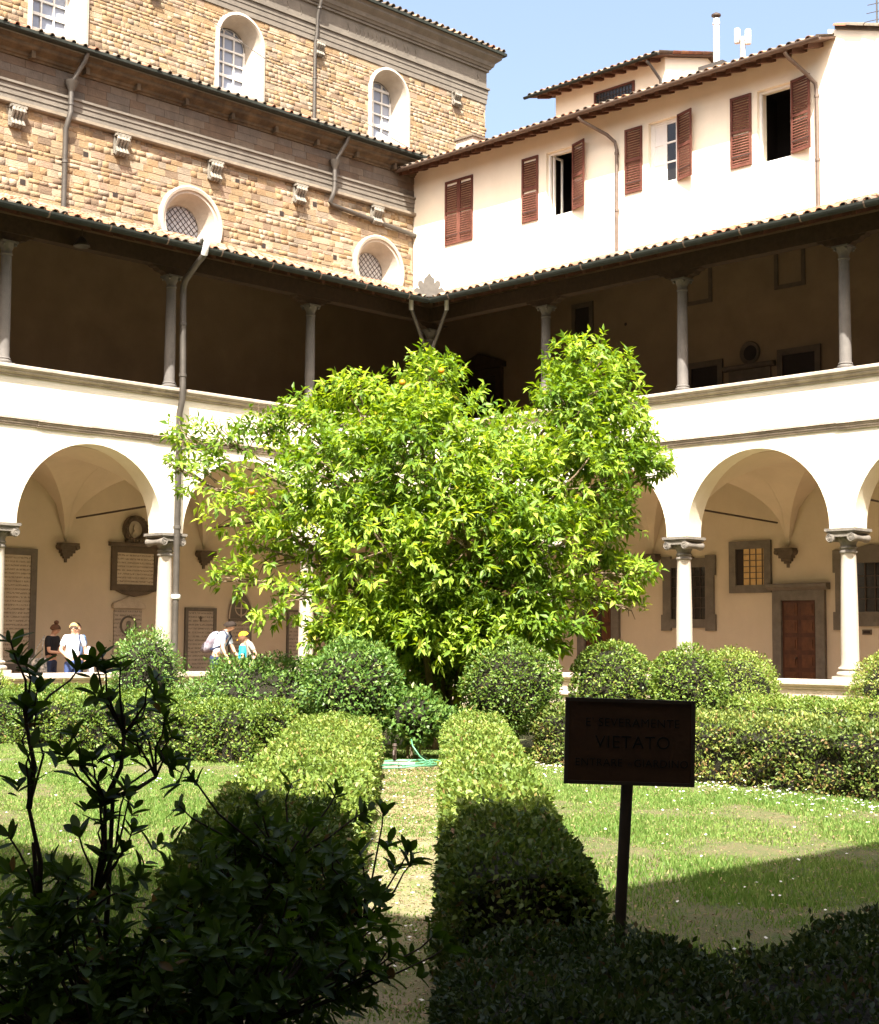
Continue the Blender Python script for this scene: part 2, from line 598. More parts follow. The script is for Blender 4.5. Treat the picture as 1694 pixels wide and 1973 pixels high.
def upper_column():
    z0 = ZP + 0.005
    base = MB()
    base.box(-.165, .165, -.165, .165, z0, z0 + .055)
    base.lathe([(.155, z0 + .055), (.165, z0 + .075), (.16, z0 + .10), (.135, z0 + .112), (.13, z0 + .125), (.142, z0 + .14), (.138, z0 + .158), (.12, z0 + .165)], n=22)
    shaft = MB()
    prof = [(.122, z0 + .16)]
    for k in range(9):
        t = k / 8
        prof.append((.117 - .016 * t ** 1.6, z0 + .20 + t * 2.0))
    shaft.lathe(prof, n=22)
    cap = MB()
    zc = z0 + 2.20
    cap.lathe([(.101, zc - .02), (.118, zc), (.118, zc + .02), (.102, zc + .03), (.102, zc + .09), (.12, zc + .13), (.155, zc + .19), (.165, zc + .215)], n=22)
    for sx in (-1, 1):
        for sy in (-1, 1):
            cap.lathe([(.001, -.03), (.028, -.02), (.034, 0), (.028, .02), (.001, .03)], (sx * .125, sy * .125, zc + .185), 8, axis=0)
    cap.box(-.17, .17, -.17, .17, zc + .216, zc + .256)
    return base, shaft, cap


def xform(mb, T, rot):
    """re-orient a column so that its local y is the wall normal of the range"""
    q = MB()
    q.v = [(p[1], -p[0], p[2]) if rot else p for p in mb.v]
    q.f, q.m = mb.f, mb.m
    return q


# ------------------------------------------------------------------ a cloister range
def cloister_range(T, side, label):
    root = empty('cloister_range', T(0, 0, FZ), label, 'cloister')
    rot = side == 'B'
    Lw = NB * BAY
    first = -0.25 if side == 'A' else 0.25
    # arcade wall with semicircular arches
    mb = MB()
    ztop = 6.62
    segs = 28
    for d in (-.25, .25):
        sg = 1
    def quad_strip(sa, za, sb, zb):
        mb.add([T(sa, -.25, za), T(sb, -.25, zb), T(sb, -.25, ztop), T(sa, -.25, ztop)], [(0, 1, 2, 3)])
        mb.add([T(sa, .25, za), T(sb, .25, zb), T(sb, .25, ztop), T(sa, .25, ztop)], [(0, 1, 2, 3)])
    if first < 0:
        quad_strip(first, SPR, 0.25, SPR)
        mb.add([T(first, -.25, SPR), T(.255, -.25, SPR), T(.255, .25, SPR), T(first, .25, SPR)], [(0, 1, 2, 3)])
    for b in range(NB):
        c = (b + .5) * BAY
        pts = [(c - RAD * math.cos(math.pi * k / segs), SPR + .02 + RAD * math.sin(math.pi * k / segs)) for k in range(segs + 1)]
        left = b * BAY if b else 0.25
        for (sa, sb) in ((left, c - RAD), (c + RAD, (b + 1) * BAY)):
            if sb - sa > 1e-3:
                quad_strip(sa, SPR, sb, SPR)
                mb.add([T(sa, -.25, SPR), T(sb, -.25, SPR), T(sb, .25, SPR), T(sa, .25, SPR)], [(0, 1, 2, 3)])
        for (a, za), (e, ze) in zip(pts[:-1], pts[1:]):
            quad_strip(a, za, e, ze)
    obj('arcade_wall', mb, PLASTER, root)
    sb_ = MB()
    for b in range(NB):
        c = (b + .5) * BAY
        vs, fs = [], []
        for k in range(segs + 1):
            a = math.pi * k / segs
            vs += [T(c - RAD * math.cos(a), -.25, SPR + .02 + RAD * math.sin(a)), T(c - RAD * math.cos(a), .25, SPR + .02 + RAD * math.sin(a))]
        fs = [(2 * k, 2 * k + 1, 2 * k + 3, 2 * k + 2) for k in range(segs)]
        vs0 = [T(c - RAD, -.25, SPR), T(c - RAD, .25, SPR), T(c + RAD, -.25, SPR), T(c + RAD, .25, SPR)]
        m2 = MB().add(vs, fs)
        m2.add([vs0[0], vs0[1], vs[1], vs[0]], [(0, 1, 2, 3)]).add([vs0[2], vs0[3], vs[-1], vs[-2]], [(0, 1, 2, 3)])
        obj('arch_soffit', m2, PLASTER, root, smooth=40)
    # mouldings
    o0 = .36 if side == 'A' else .25
    x = o0
    while x < Lw - .01:          # stones of the string course, each a little out of line
        x2 = min(Lw, x + random.uniform(1.1, 1.9))
        st = MB()
        j = random.uniform(-.006, .006)
        for (z0, z1, pr) in ((5.665, 5.70, .035), (5.703, 5.745, .055), (5.748, 5.78, .075), (5.783, 5.83, .105)):
            st.box(x + .003, x2 - .003, -.25 - pr + j, -.247, z0 + j, z1 + j * .5, T=T)
        obj('string_course_stone', st, STRING, root)
        x = x2
    o1 = .41 if side == 'A' else .25
    cp = MB().sweep([(-.247, 6.62), (-.29, 6.63), (-.29, 6.66), (-.33, 6.675), (-.35, 6.70), (-.35, 6.725), (-.375, 6.735), (-.39, 6.76), (-.40, 6.765),
                     (-.40, 6.81), (-.385, ZP), (.28, ZP), (.28, 6.62)], o1 if side == 'A' else o1, Lw, T)
    if side == 'A':
        cp.box(-.28, .409, -.25, .28, 6.622, ZP - .002, T=T)
    obj('parapet_coping', cp, COPING, root)
    # columns, each a part with its own pieces
    gb, gs, gc = [xform(m, T, rot) for m in ionic_column(T)]
    ub, us, uc = [xform(m, T, rot) for m in upper_column()]
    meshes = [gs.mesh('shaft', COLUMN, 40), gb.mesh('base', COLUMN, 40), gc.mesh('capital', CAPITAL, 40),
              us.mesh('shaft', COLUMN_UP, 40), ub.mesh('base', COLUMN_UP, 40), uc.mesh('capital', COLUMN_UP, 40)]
    for k in range(0 if side == 'A' else 1, NB):
        p = T(k * BAY, 0, 0)
        c = link('column', meshes[0], root, p)
        link('base', meshes[1], c, p)
        link('capital', meshes[2], c, p)
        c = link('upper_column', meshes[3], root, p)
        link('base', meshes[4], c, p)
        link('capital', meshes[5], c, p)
        # timber bolster over the column
        tb = MB()
        zc = 9.293
        s = k * BAY
        tb.prism([(s - .55, zc + .16), (s - .50, zc + .12), (s - .42, zc + .11), (s - .36, zc + .05), (s - .25, zc + .04), (s - .2, zc), (s + .2, zc),
                  (s + .25, zc + .04), (s + .36, zc + .05), (s + .42, zc + .11), (s + .50, zc + .12), (s + .55, zc + .16)], -.10, .10, T)
        obj('timber_bolster', tb, TIMBER, root)
    # wall plate beam and roof structure
    bm = MB().box(-.12 if side == 'A' else .14, Lw, -.13, .13, 9.455, 9.80, T=T)
    obj('beam', bm, TIMBER, root)
    fs_ = MB()
    # eave boards and roof deck following the valley at the corner
    back = 4.82 if side == 'A' else 3.98
    zb = lambda d: EZ + (d + OV) * SLOPE
    for (za, zb_) in ((.062, .09),):
        poly = [(OV, -OV), (Lw, -OV), (Lw, back), (-back, back)]
        vs = [T(s, d, zb(d) + za) for s, d in poly] + [T(s, d, zb(d) + zb_) for s, d in poly]
        fs_.add(vs, [(0, 1, 2, 3), (7, 6, 5, 4), (0, 4, 5, 1), (1, 5, 6, 2), (2, 6, 7, 3), (3, 7, 4, 0)])
    obj('roof_deck', fs_, BOARD, root)
    rm = MB().add([T(x, d, zb(d) + z) for x in (-.045, .045) for d, z in ((-OV + .02, -.10), (-OV + .02, .06), (3.9, .06), (3.9, -.10))],
                  [(0, 1, 2, 3), (7, 6, 5, 4), (0, 4, 5, 1), (1, 5, 6, 2), (2, 6, 7, 3), (3, 7, 4, 0)])
    o = T(0, 0, 0)
    rme = rm.mesh('rafter', RAFTER)
    s = 1.4
    while s < Lw:
        link('rafter', rme, root, T(s, 0, 0))
        s += 0.5
    # gutter: half round trough hung outside the eave
    gm = MB()
    prof = []
    gc_ = (-OV - .09, EZ + .068)
    for k in range(9):
        a = math.pi + math.pi * k / 8
        prof.append((gc_[0] + .085 * math.cos(a), gc_[1] + .115 * math.sin(a)))
    prof += [(gc_[0] + .07, gc_[1]), (gc_[0], gc_[1] - .08), (gc_[0] - .07, gc_[1])]
    gm.sweep(prof, OV + .15, Lw, T)
    g = obj('gutter', gm, GUTTER, root)
    s = 1.9
    hm = MB()
    while s < Lw:
        h = MB()
        pr2 = [(gc_[0] + .093 * math.cos(math.pi + math.pi * k / 8), gc_[1] + .123 * math.sin(math.pi + math.pi * k / 8)) for k in range(9)]
        h.sweep(pr2 + [(gc_[0], gc_[1] - .06)], s, s + .03, T)
        obj('gutter_hanger', h, COPPER, g)
        s += 1.35
    # tiles
    e = Vector(T(1, 0, 0)) - Vector(T(0, 0, 0))
    un = Vector(T(0, 1, SLOPE)) - Vector(T(0, 0, 0))
    un.normalize()
    nn = e.cross(un)
    if nn.z < 0:
        e = -e
        nn = e.cross(un)
    sp, stp = 0.255, 0.37
    def T3(i, j):
        s = -4.6 + i * sp + .03 * math.sin(i * 2.3)
        d = -OV - .04 + j * stp * math.cos(math.atan(SLOPE))
        if d < -s - .05 or d > back - .15 or s > Lw - .2:
            return None
        return Vector(T(s, d, zb(d) + .08)), e, un, nn
    roof_tiles(root, 'roof_tiles', int((Lw + 4.6) / sp), 16, T3, sp, stp, 300)
    # back walls, floors
    zr = zb(DEP)
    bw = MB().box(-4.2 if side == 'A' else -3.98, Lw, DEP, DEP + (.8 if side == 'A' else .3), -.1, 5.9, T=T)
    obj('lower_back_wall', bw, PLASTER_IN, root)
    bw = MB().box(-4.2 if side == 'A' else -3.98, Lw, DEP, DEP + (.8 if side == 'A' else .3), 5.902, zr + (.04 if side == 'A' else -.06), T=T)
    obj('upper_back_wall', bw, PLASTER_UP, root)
    fl = MB().box(-3.98 if side == 'A' else .26, Lw, .26, 3.98, 0, FZ, T=T)
    obj('floor', fl, FLOOR, root)
    fl = MB().box(-3.98 if side == 'A' else .26, Lw, .26, 3.98, 5.72, 5.85, T=T)
    obj('upper_floor', fl, FLOOR, root)
    # groin vaults: four webs per bay
    for b in range(-1 if side == 'A' else 0, NB):
        vb = MB()
        hl, hd = BAY / 2 - .002, (DEP - .25) / 2
        if b == -1:
            cs, hl = -2.0, 1.99
        else:
            cs = (b + .5) * BAY
        cd = .25 + hd
        rise, n = 1.72, 14
        for w in range(4):
            vs, fs = [], []
            for i in range(n + 1):
                t = i / n                       # from the wall edge (0) to the crown (1)
                for j in range(n + 1):
                    q = (2 * j / n - 1) * (1 - t)
                    if w < 2:                   # webs against the arches: height follows the s barrel
                        u_, v_ = q, (1 - t) * (1 if w else -1)
                        h = math.sqrt(max(0, 1 - u_ * u_))
                    else:
                        v_, u_ = q, (1 - t) * (1 if w == 3 else -1)
                        h = math.sqrt(max(0, 1 - v_ * v_))
                    vs.append(T(cs + u_ * hl, cd + v_ * hd, SPR - .04 + rise * h))
            for i in range(n):
                for j in range(n):
                    a = i * (n + 1) + j
                    fs.append((a, a + 1, a + n + 2, a + n + 1))
            vb.add(vs, fs)
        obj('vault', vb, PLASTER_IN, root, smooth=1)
    # corbels and tie rods
    cm = MB()
    zc = 3.74
    for (w, d, z0, z1) in ((.23, .24, zc - .05, zc), (.25, .22, zc - .10, zc - .052), (.21, .19, zc - .16, zc - .102), (.17, .16, zc - .23, zc - .162),
                           (.125, .12, zc - .30, zc - .232), (.075, .08, zc - .35, zc - .302), (.03, .04, zc - .44, zc - .352)):
        cm.box(-w, w, DEP - d, DEP + .0, z0, z1, T=T)
    for sx in (-1, 1):
        cm.lathe([(.05, DEP - .23), (.05, DEP)], (sx * .2, 0, zc - .1), 10, axis=1) if side == 'A' else cm.lathe([(.05, DEP - .23), (.05, DEP)], (0, sx * .2, zc - .1), 10, axis=0)
    cme = cm.mesh('corbel', SERENA_D)
    for k in range(0, NB):
        p = T(k * BAY, 0, 0)
        link('corbel', cme, root, p)
        rod = MB().tube([Vector(T(k * BAY + .0, .2, 4.42)), Vector(T(k * BAY, DEP - .45, 4.30))], .022, 8)
        obj('tie_rod', rod, IRON, root)
    # low wall with moulded coping
    lw = MB()
    x0 = .0 if side == 'A' else .40
    lw.sweep([(-.26, -.05), (-.26, .70), (.26, .70), (.26, -.05)], -.26 if side == 'A' else .26, Lw, T)
    obj('low_wall', lw, LOWWALL, root)
    lw = MB().sweep([(-.27, .703), (-.30, .72), (-.30, .755), (-.345, .775), (-.37, .80), (-.37, .865), (-.355, .885), (.355, .885), (.37, .865), (.37, .80), (.27, .703)],
                    -.37 if side == 'A' else .37, Lw, T)
    obj('wall_coping', lw, LOWWALL, root)
    lw = MB().sweep([(-.262, .40), (-.33, .42), (-.33, .47), (-.262, .50)], .34 if side == 'A' else .27, Lw, T)
    obj('wall_moulding', lw, LOWWALL, root)
    return root


rangeA = cloister_range(TA, 'A', 'left arcaded cloister range with two storeys below the stone church wall')
rangeB = cloister_range(TB, 'B', 'right arcaded cloister range with two storeys below the cream house')


# ---- things built into the right range's walls
def frame_rect(T, s0, s1, z0, z1, w, d, proud, mb=None, bottom=True):
    """stone frame round an opening, outer rectangle given"""
    mb = mb or MB()
    mb.box(s0, s0 + w, d - proud, d - .002, z0, z1, T=T)
    mb.box(s1 - w, s1, d - proud, d - .002, z0, z1, T=T)
    mb.box(s0 + w, s1 - w, d - proud + .003, d - .002, z1 - w, z1, T=T)
    if bottom:
        mb.box(s0 + w, s1 - w, d - proud + .003, d - .002, z0, z0 + w, T=T)
    return mb


def panelled_door(parent, T, s0, s1, z0, z1, d, rows, lighter=(), leaf_gap=None):
    dr = obj('door', MB().box(s0, s1, d - .03, d - .003, z0, z1, T=T), DOOR, parent)
    cols = 2
    pw = (s1 - s0) / cols
    ph = (z1 - z0) / rows
    for r in range(rows):
        for c in range(cols):
            a, b = s0 + c * pw + .055, s0 + (c + 1) * pw - .055
            e, f = z0 + r * ph + .05, z0 + (r + 1) * ph - .05
            p = MB()
            p.prism([(a, e), (b, e), (b, f), (a, f)], d - .042, d - .031, T)
            p.prism([(a + .05, e + .05), (b - .05, e + .05), (b - .05, f - .05), (a + .05, f - .05)], d - .058, d - .0425, T)
            obj('door_panel', p, DOOR_PANEL, dr)
    h = MB().lathe([(.025, -.02), (.035, 0), (.02, .02)], T(s0 + (s1 - s0) * .42, d - .07, z0 + 1.05), 10)
    obj('door_knob', h, IRON, dr)
    return dr


def wall_things(T, root):
    d = DEP
    # half-hidden doorway near the corner
    f = frame_rect(T, 1.48, 2.83, FZ, 2.74, .24, d, .09, bottom=False)
    fo = obj('door_frame', f, SERENA, root)
    panelled_door(root, T, 1.73, 2.58, FZ, 2.49, d, 5)
    obj('door_gap', MB().box(2.18, 2.27, d - .064, d - .031, FZ, 2.49, T=T), INSIDE, fo)
    # eared window
    f = MB()
    for (a, b, e, g) in ((4.13, 4.42, 3.18, 3.66), (5.43, 5.72, 3.18, 3.66), (4.18, 4.42, 2.25, 3.18), (5.43, 5.67, 2.25, 3.18), (4.13, 4.42, 1.86, 2.25), (5.43, 5.72, 1.86, 2.25)):
        f.box(a, b, d - .06, d - .002, e, g, T=T)
    f.box(4.42, 5.43, d - .058, d - .002, 3.38, 3.60, T=T)
    f.box(4.42, 5.43, d - .058, d - .002, 1.93, 2.14, T=T)
    f.prism([(4.42, 3.602), (4.75, 3.602), (4.85, 3.70), (5.0, 3.70), (5.1, 3.602), (5.43, 3.602), (5.43, 3.64), (4.42, 3.64)][0:6], d - .056, d - .002, T)
    w = obj('window_frame', f, SERENA, root)
    obj('window_pane', MB().box(4.42, 5.43, d - .02, d - .003, 2.14, 3.38, T=T), GLASS_DARK, w)
    g = MB()
    for k in range(5):
        g.box(4.55 + k * .18, 4.565 + k * .18, d - .04, d - .021, 2.14, 3.38, T=T)
    for k in range(4):
        g.box(4.42, 5.43, d - .045, d - .0205, 2.4 + k * .25, 2.415 + k * .25, T=T)
    obj('window_grille', g, IRON, w)
    # small lit window
    w = obj('window_frame', frame_rect(T, 6.12, 7.26, 2.74, 3.95, .185, d, .07), SERENA, root)
    obj('window_reveal', MB().box(6.305, 6.50, d - .03, d - .003, 2.925, 3.765, T=T), INSIDE, w)
    obj('lit_pane', MB().box(6.50, 7.075, d - .02, d - .003, 2.925, 3.765, T=T), GLASS_LIT, w)
    g = MB()
    for k in range(1, 4):
        g.box(6.50 + k * .17, 6.515 + k * .17, d - .045, d - .021, 2.925, 3.765, T=T)
    for k in range(1, 6):
        g.box(6.50, 7.075, d - .05, d - .0215, 2.925 + k * .14, 2.94 + k * .14, T=T)
    obj('window_grille', g, IRON, w)
    # main doorway with cornice
    f = frame_rect(T, 7.31, 8.66, FZ, 2.78, .23, d, .10, bottom=False)
    f.sweep([(d - .002, 2.785), (d - .11, 2.785), (d - .16, 2.83), (d - .2, 2.85), (d - .2, 2.92), (d - .002, 2.94)], 7.2, 8.77, T)
    obj('door_frame', f, SERENA, root)
    panelled_door(root, T, 7.54, 8.43, FZ, 2.55, d, 6)
    # big window at the right
    f = MB()
    for (a, b, e, g) in ((8.86, 9.2, 3.15, 3.65), (8.92, 9.2, 2.28, 3.15), (8.86, 9.2, 1.88, 2.28), (10.6, 10.95, 1.88, 3.65)):
        f.box(a, b, d - .06, d - .002, e, g, T=T)
    f.box(9.2, 10.6, d - .058, d - .002, 3.35, 3.60, T=T)
    f.box(9.2, 10.6, d - .058, d - .002, 1.96, 2.28, T=T)
    f.prism([(9.2, 3.602), (9.35, 3.62), (9.5, 3.70), (9.8, 3.76), (10.1, 3.70), (10.3, 3.62), (10.6, 3.602)], d - .056, d - .002, T)
    w = obj('window_frame', f, SERENA, root)
    obj('window_pane', MB().box(9.2, 10.6, d - .02, d - .003, 2.28, 3.35, T=T), GLASS_DARK, w)
    g = MB()
    for k in range(5):
        g.box(9.4 + k * .24, 9.42 + k * .24, d - .05, d - .021, 2.28, 3.35, T=T)
    for k in range(3):
        g.box(9.2, 10.6, d - .055, d - .0205, 2.55 + k * .25, 2.57 + k * .25, T=T)
    obj('window_grille', g, IRON, w)
    v = obj('letter_slot', MB().box(9.55, 9.77, d - .03, d - .002, 1.78, 1.89, T=T), SERENA_D, root)
    obj('slot_opening', MB().box(9.58, 9.74, d - .035, d - .031, 1.81, 1.86, T=T), INSIDE, v)
    # upper loggia: niche, blank frames, roundel, doorways, portal
    w = obj('niche_frame', frame_rect(T, 1.26, 1.97, 9.2, 10.38, .12, d, .05), SERENA_D, root)
    obj('niche_opening', MB().box(1.38, 1.85, d - .012, d - .003, 9.32, 10.26, T=T), INSIDE, w)
    for a in (4.85, 7.42):
        obj('blank_frame', frame_rect(T, a, a + .82, 9.78, 11.0, .10, d, .03), SERENA_D, root)
    r = MB().ring((6.73, 8.39), .28, .26, d - .03, d - .06, T).ring((6.73, 8.39), .26, .18, d - .06, d - .01, T)
    r.ring((6.73, 8.39), .28, .28, d - .03, d - .002, T)
    ro = obj('roundel', r, SERENA_D, root)
    obj('roundel_hollow', MB().ring((6.73, 8.39), .19, .001, d - .009, d - .008, T), INSIDE, ro)
    for a, b, z in ((4.92, 5.97, 8.35), (7.49, 8.62, 8.35)):
        fo = obj('door_frame', frame_rect(T, a, b, 5.86, z, .14, d, .06, bottom=False), SERENA_D, root)
        obj('dark_doorway', MB().box(a + .14, b - .14, d - .012, d - .003, 5.86, z - .14, T=T), INSIDE, fo)
    f = MB().box(6.15, 7.3, d - .05, d - .002, 6.2, 8.0, T=T)
    f.sweep([(d - .002, 8.0), (d - .1, 8.02), (d - .14, 8.08), (d - .14, 8.12), (d - .002, 8.12)], 6.02, 7.42, T)
    obj('wall_tablet', f, SERENA_D, root)
    f = MB().prism([(-2.85, 9.2), (-2.0, 9.5), (-1.1, 9.2), (-1.1, 9.05), (-2.85, 9.05)], d - .2, d - .002, T)
    f = frame_rect(T, -2.75, -1.2, 5.86, 9.04, .2, d, .12, f, False)
    fo = obj('portal', f, TIMBER, root)
    obj('dark_doorway', MB().box(-2.55, -1.4, d - .02, d - .003, 5.86, 8.84, T=T), INSIDE, fo)
    obj('wall_hole', MB().ring((3.02, 9.62), .045, .001, d - .004, d - .003, T, 10), INSIDE, root)


wall_things(TB, rangeB)


# ---- pipes of the left range, and the crest over the inner corner of the gutters
def pipe(parent, pts, r, m, n=10, joints=()):
    o = obj('downpipe', MB().tube(pts, r, n), m, parent, smooth=50)
    for z in joints:
        p = None
        for a, b in zip(pts[:-1], pts[1:]):
            if min(a[2], b[2]) <= z <= max(a[2], b[2]) and abs(a[2] - b[2]) > .5:
                t = (z - a[2]) / (b[2] - a[2])
                p = Vector(a).lerp(Vector(b), t)
        if p:
            obj('pipe_joint', MB().lathe([(r, -.035), (r + .014, -.03), (r + .014, .03), (r, .035)], p, 12), m, o, smooth=50)
    return o


pipe(rangeA, [(-7.80, -1.30, 9.55), (-7.80, -1.26, 9.47), (-7.79, -1.1, 9.40), (-7.70, -.52, 9.12), (-7.68, -.42, 9.0), (-7.67, -.40, 8.8), (-7.67, -.46, 6.9), (-7.67, -.46, 6.6),
              (-7.67, -.36, 6.3), (-7.66, -.36, .9)], .068, GREYPIPE, joints=(8.2, 7.1, 6.45, 3.9, 2.5))
pipe(rangeA, [(-7.78, -1.12, 9.78), (-7.80, -1.25, 9.86), (-7.81, -1.36, 9.86), (-7.81, -1.42, 9.78), (-7.81, -1.36, 9.60), (-7.80, -1.31, 9.50)], .07, WHITEPIPE)
obj('pipe_clip', MB().lathe([(.085, -.05), (.1, -.03), (.1, .03), (.085, .05)], (-7.66, -.36, 2.45), 12), WHITEPIPE, rangeA, smooth=50)
CRESTM = mat('crest_stone', (0.10, 0.088, 0.075), 0.8, 0.3, 12.0)
crest = MB()
prof = [(-.24, 0), (-.33, .05), (-.36, .13), (-.30, .19), (-.22, .16), (-.27, .24), (-.26, .32), (-.18, .34), (-.13, .28), (-.12, .38), (-.06, .42), (0, .50), (.06, .42), (.12, .38), (.13, .28), (.18, .34), (.26, .32), (.27, .24), (.22, .16), (.30, .19), (.36, .13), (.33, .05), (.24, 0)]
TC = lambda s, d, z: (-OV - .1 + (d + s) * .7071, -OV - .1 + (d - s) * .7071, z)
crest.prism(prof, -.02, .02, TC)
crest.v = [(x, y, z * 1.15 + EZ + .12) for x, y, z in crest.v]
obj('gutter_crest', crest, CRESTM, rangeA)
for s in (-1, 1):
    a0 = Vector(TC(s * .42, -.02, EZ - .02))
    obj('spout', MB().tube([a0 + Vector((0, 0, .12)), a0, a0 + Vector((.03, .03, -.18))], [.05, .055, .055], 10), WHITEPIPE, rangeA, smooth=50)
    pipe(rangeA, [a0 + Vector((.02, .02, -.15)), Vector(TC(s * .09, .62, 8.62)), Vector(TC(s * .03, .8, 8.4))], .045, GREYPIPE)
pipe(rangeA, [(-.72, -.72, 8.62), (-.66, -.66, 8.4), (-.6, -.6, 7.2), (-.5, -.5, 6.9), (-.42, -.42, 6.5), (-.34, -.34, 6.3), (-.33, -.33, .9)], .055, GREYPIPE, joints=(8.0, 5.0, 3.0))
# a hanging lamp under the left eave
lamp = empty('ceiling_lamp', (-10.1, -.35, 9.5), 'small round metal lamp under the left upper eave', 'lamp')
obj('lamp_shade', MB().lathe([(.02, 9.62), (.05, 9.6), (.15, 9.46), (.17, 9.42), (.165, 9.41), (.02, 9.5)], (-10.1, -.35, 0), 16), GREYPIPE, lamp, smooth=50)
obj('lamp_stem', MB().tube([(-10.1, -.35, 9.6), (-10.1, -.35, 9.93)], .015, 6), IRON, lamp)


# ------------------------------------------------------------------ stone walls of the church
def stone_wall(parent, s0, s1, z0, z1, y, holes, n_obj, name, course=(.09, .19), length=(.13, .36)):
    shapes = []
    for k in range(10):
        j = lambda: random.uniform(-.05, .05)
        mb = MB()
        vs = [(x * (.5 + j() * .6), -.5 + 0 * x, z * (.5 + j() * .9)) for z in (-1, 1) for x in (-1, 1)]
        bv = [(x * .52, .5, z * .53) for z in (-1, 1) for x in (-1, 1)]
        vs = [(x * .985, -.5 + random.uniform(-.1, .1), z * .965) for x, _, z in vs]
        mid = [(x * 1.02, -.2, z * 1.03) for x, _, z in vs]
        mb.add(vs + mid + bv, [(0, 1, 3, 2), (0, 4, 5, 1), (1, 5, 7, 3), (3, 7, 6, 2), (2, 6, 4, 0), (4, 8, 9, 5), (5, 9, 11, 7), (7, 11, 10, 6), (6, 10, 8, 4)])
        shapes.append(mb)
    cache = {}
    items = []
    z = z0
    while z < z1 - .05:
        h = random.uniform(*course)
        if z + h > z1 - .06:
            h = z1 - z
        x = s0 + random.uniform(-.2, 0)
        while x < s1:
            l = random.uniform(*length) * (1.25 if h > .18 else 1)
            if random.random() < .12:
                l *= 1.5
            cx, cz = x + l / 2, z + h / 2
            x += l
            if x > s1 + .12 or cx - l / 2 < s0 - .15:
                continue
            if any(fn(cx, cz) for fn in holes):
                continue
            items.append((cx, cz, l, h))
        z += h
    # nearest and most visible ones become parts of their own
    vis = sorted(range(len(items)), key=lambda q: -items[q][2] * items[q][3] - random.random() * .02)
    pick = set(vis[:n_obj])
    VV, FF, MI, off = [], [], [], 0
    for q, (cx, cz, l, h) in enumerate(items):
        k = random.randrange(10)
        mi = random.choices(range(7), (5, 4, 3, 2, 4, 3, 2))[0]
        pr = random.uniform(.004, .022)
        sc = (max(.06, l - random.uniform(.008, .024)), pr, max(.05, h - random.uniform(.008, .022)))
        if q in pick:
            if (k, mi) not in cache:
                cache[(k, mi)] = shapes[k].mesh('stone', STONES[mi])
            o = link('stone', cache[(k, mi)], parent, (cx, y, cz))
            o.scale = sc
            o.rotation_euler = (0, random.uniform(-.02, .02), 0)
        else:
            v = np.array(shapes[k].v) * np.array(sc) + np.array((cx, y, cz))
            VV.append(v)
            FF.append(np.array(shapes[k].f) + off)
            off += len(v)
            MI += [mi] * len(shapes[k].f)
    if VV:
        me = fast_mesh(name, np.concatenate(VV) - np.array(ORG[parent.name]), np.concatenate(FF), STONES, midx=MI)
        link(name, me, parent, ORG[parent.name])['kind'] = 'stuff'


TCH = lambda s, d, z: (s, d, z)
church = empty('church', (-3, 4.85, 11), 'tall rubble-stone church with oculi and arched windows behind the left range', 'church')
YC, YU = 4.85, 11.6
OCU = [(-10.36, 12.15), (-3.87, 12.15), (2.62, 12.15)]
HOL = [(-8.9, 12.75), (-6.3, 12.2), (-1.0, 12.25), (-4.9, 13.35), (.6, 13.1), (-.35, 12.75), (1.55, 13.25), (-7.9, 13.1)]
PUT = [(-6.95, 13.25), (-6.1, 12.45), (-1.5, 12.05), (-.9, 13.05), (1.0, 12.2), (-8.6, 12.2), (-2.4, 13.6), (.25, 13.55)]
wall = obj('lower_wall', MB().box(-12, 4.0, YC + .005, YC + .5, 9, 15.3), MORTAR, church)
stone_wall(wall, -12, 4.0, 11.35, 13.95, YC, [lambda x, z, c=c: math.hypot(x - c[0], z - c[1]) < 1.0 for c in OCU] +
           [lambda x, z, c=c: abs(x - c[0]) < .16 and abs(z - c[1]) < .10 for c in PUT], 300, 'stones')
for c in PUT:
    obj('putlog_hole', MB().box(c[0] - .07, c[0] + .07, YC - .006, YC - .001, c[1] - .07, c[1] + .06), INSIDE, wall)
# oculi
for c in OCU:
    r = MB()
    r.ring(c, .97, .97, YC + .02, YC - .09, TCH, 48).ring(c, .97, .93, YC - .09, YC - .12, TCH, 48).ring(c, .93, .86, YC - .12, YC - .10, TCH, 48)
    r.ring(c, .86, .84, YC - .10, YC - .05, TCH, 48).ring(c, .84, .78, YC - .05, YC - .05, TCH, 48).ring(c, .78, .56, YC - .05, YC + .42, TCH, 48)
    r.ring(c, .56, .53, YC + .42, YC + .40, TCH, 48)
    o = obj('oculus', r, PALE_STONE, church, smooth=35)
    obj('leaded_pane', MB().ring(c, .55, .001, YC + .43, YC + .43, TCH, 40), GLASS_GREY, o)
    lead = MB()
    for k in range(-5, 6):
        u = k * .12
        hw = math.sqrt(max(0, .54 ** 2 - u * u))
        for sg in (-1, 1):
            p0 = (c[0] + .7071 * (u - sg * hw * 1) * 1, c[1] + .7071 * (sg * u + hw))
            p1 = (c[0] + .7071 * (u + sg * hw), c[1] + .7071 * (sg * u - hw))
            lead.tube([(p0[0], YC + .42, p0[1]), (p1[0], YC + .42, p1[1])], .009, 4)
    obj('lead_cames', lead, IRON, o)
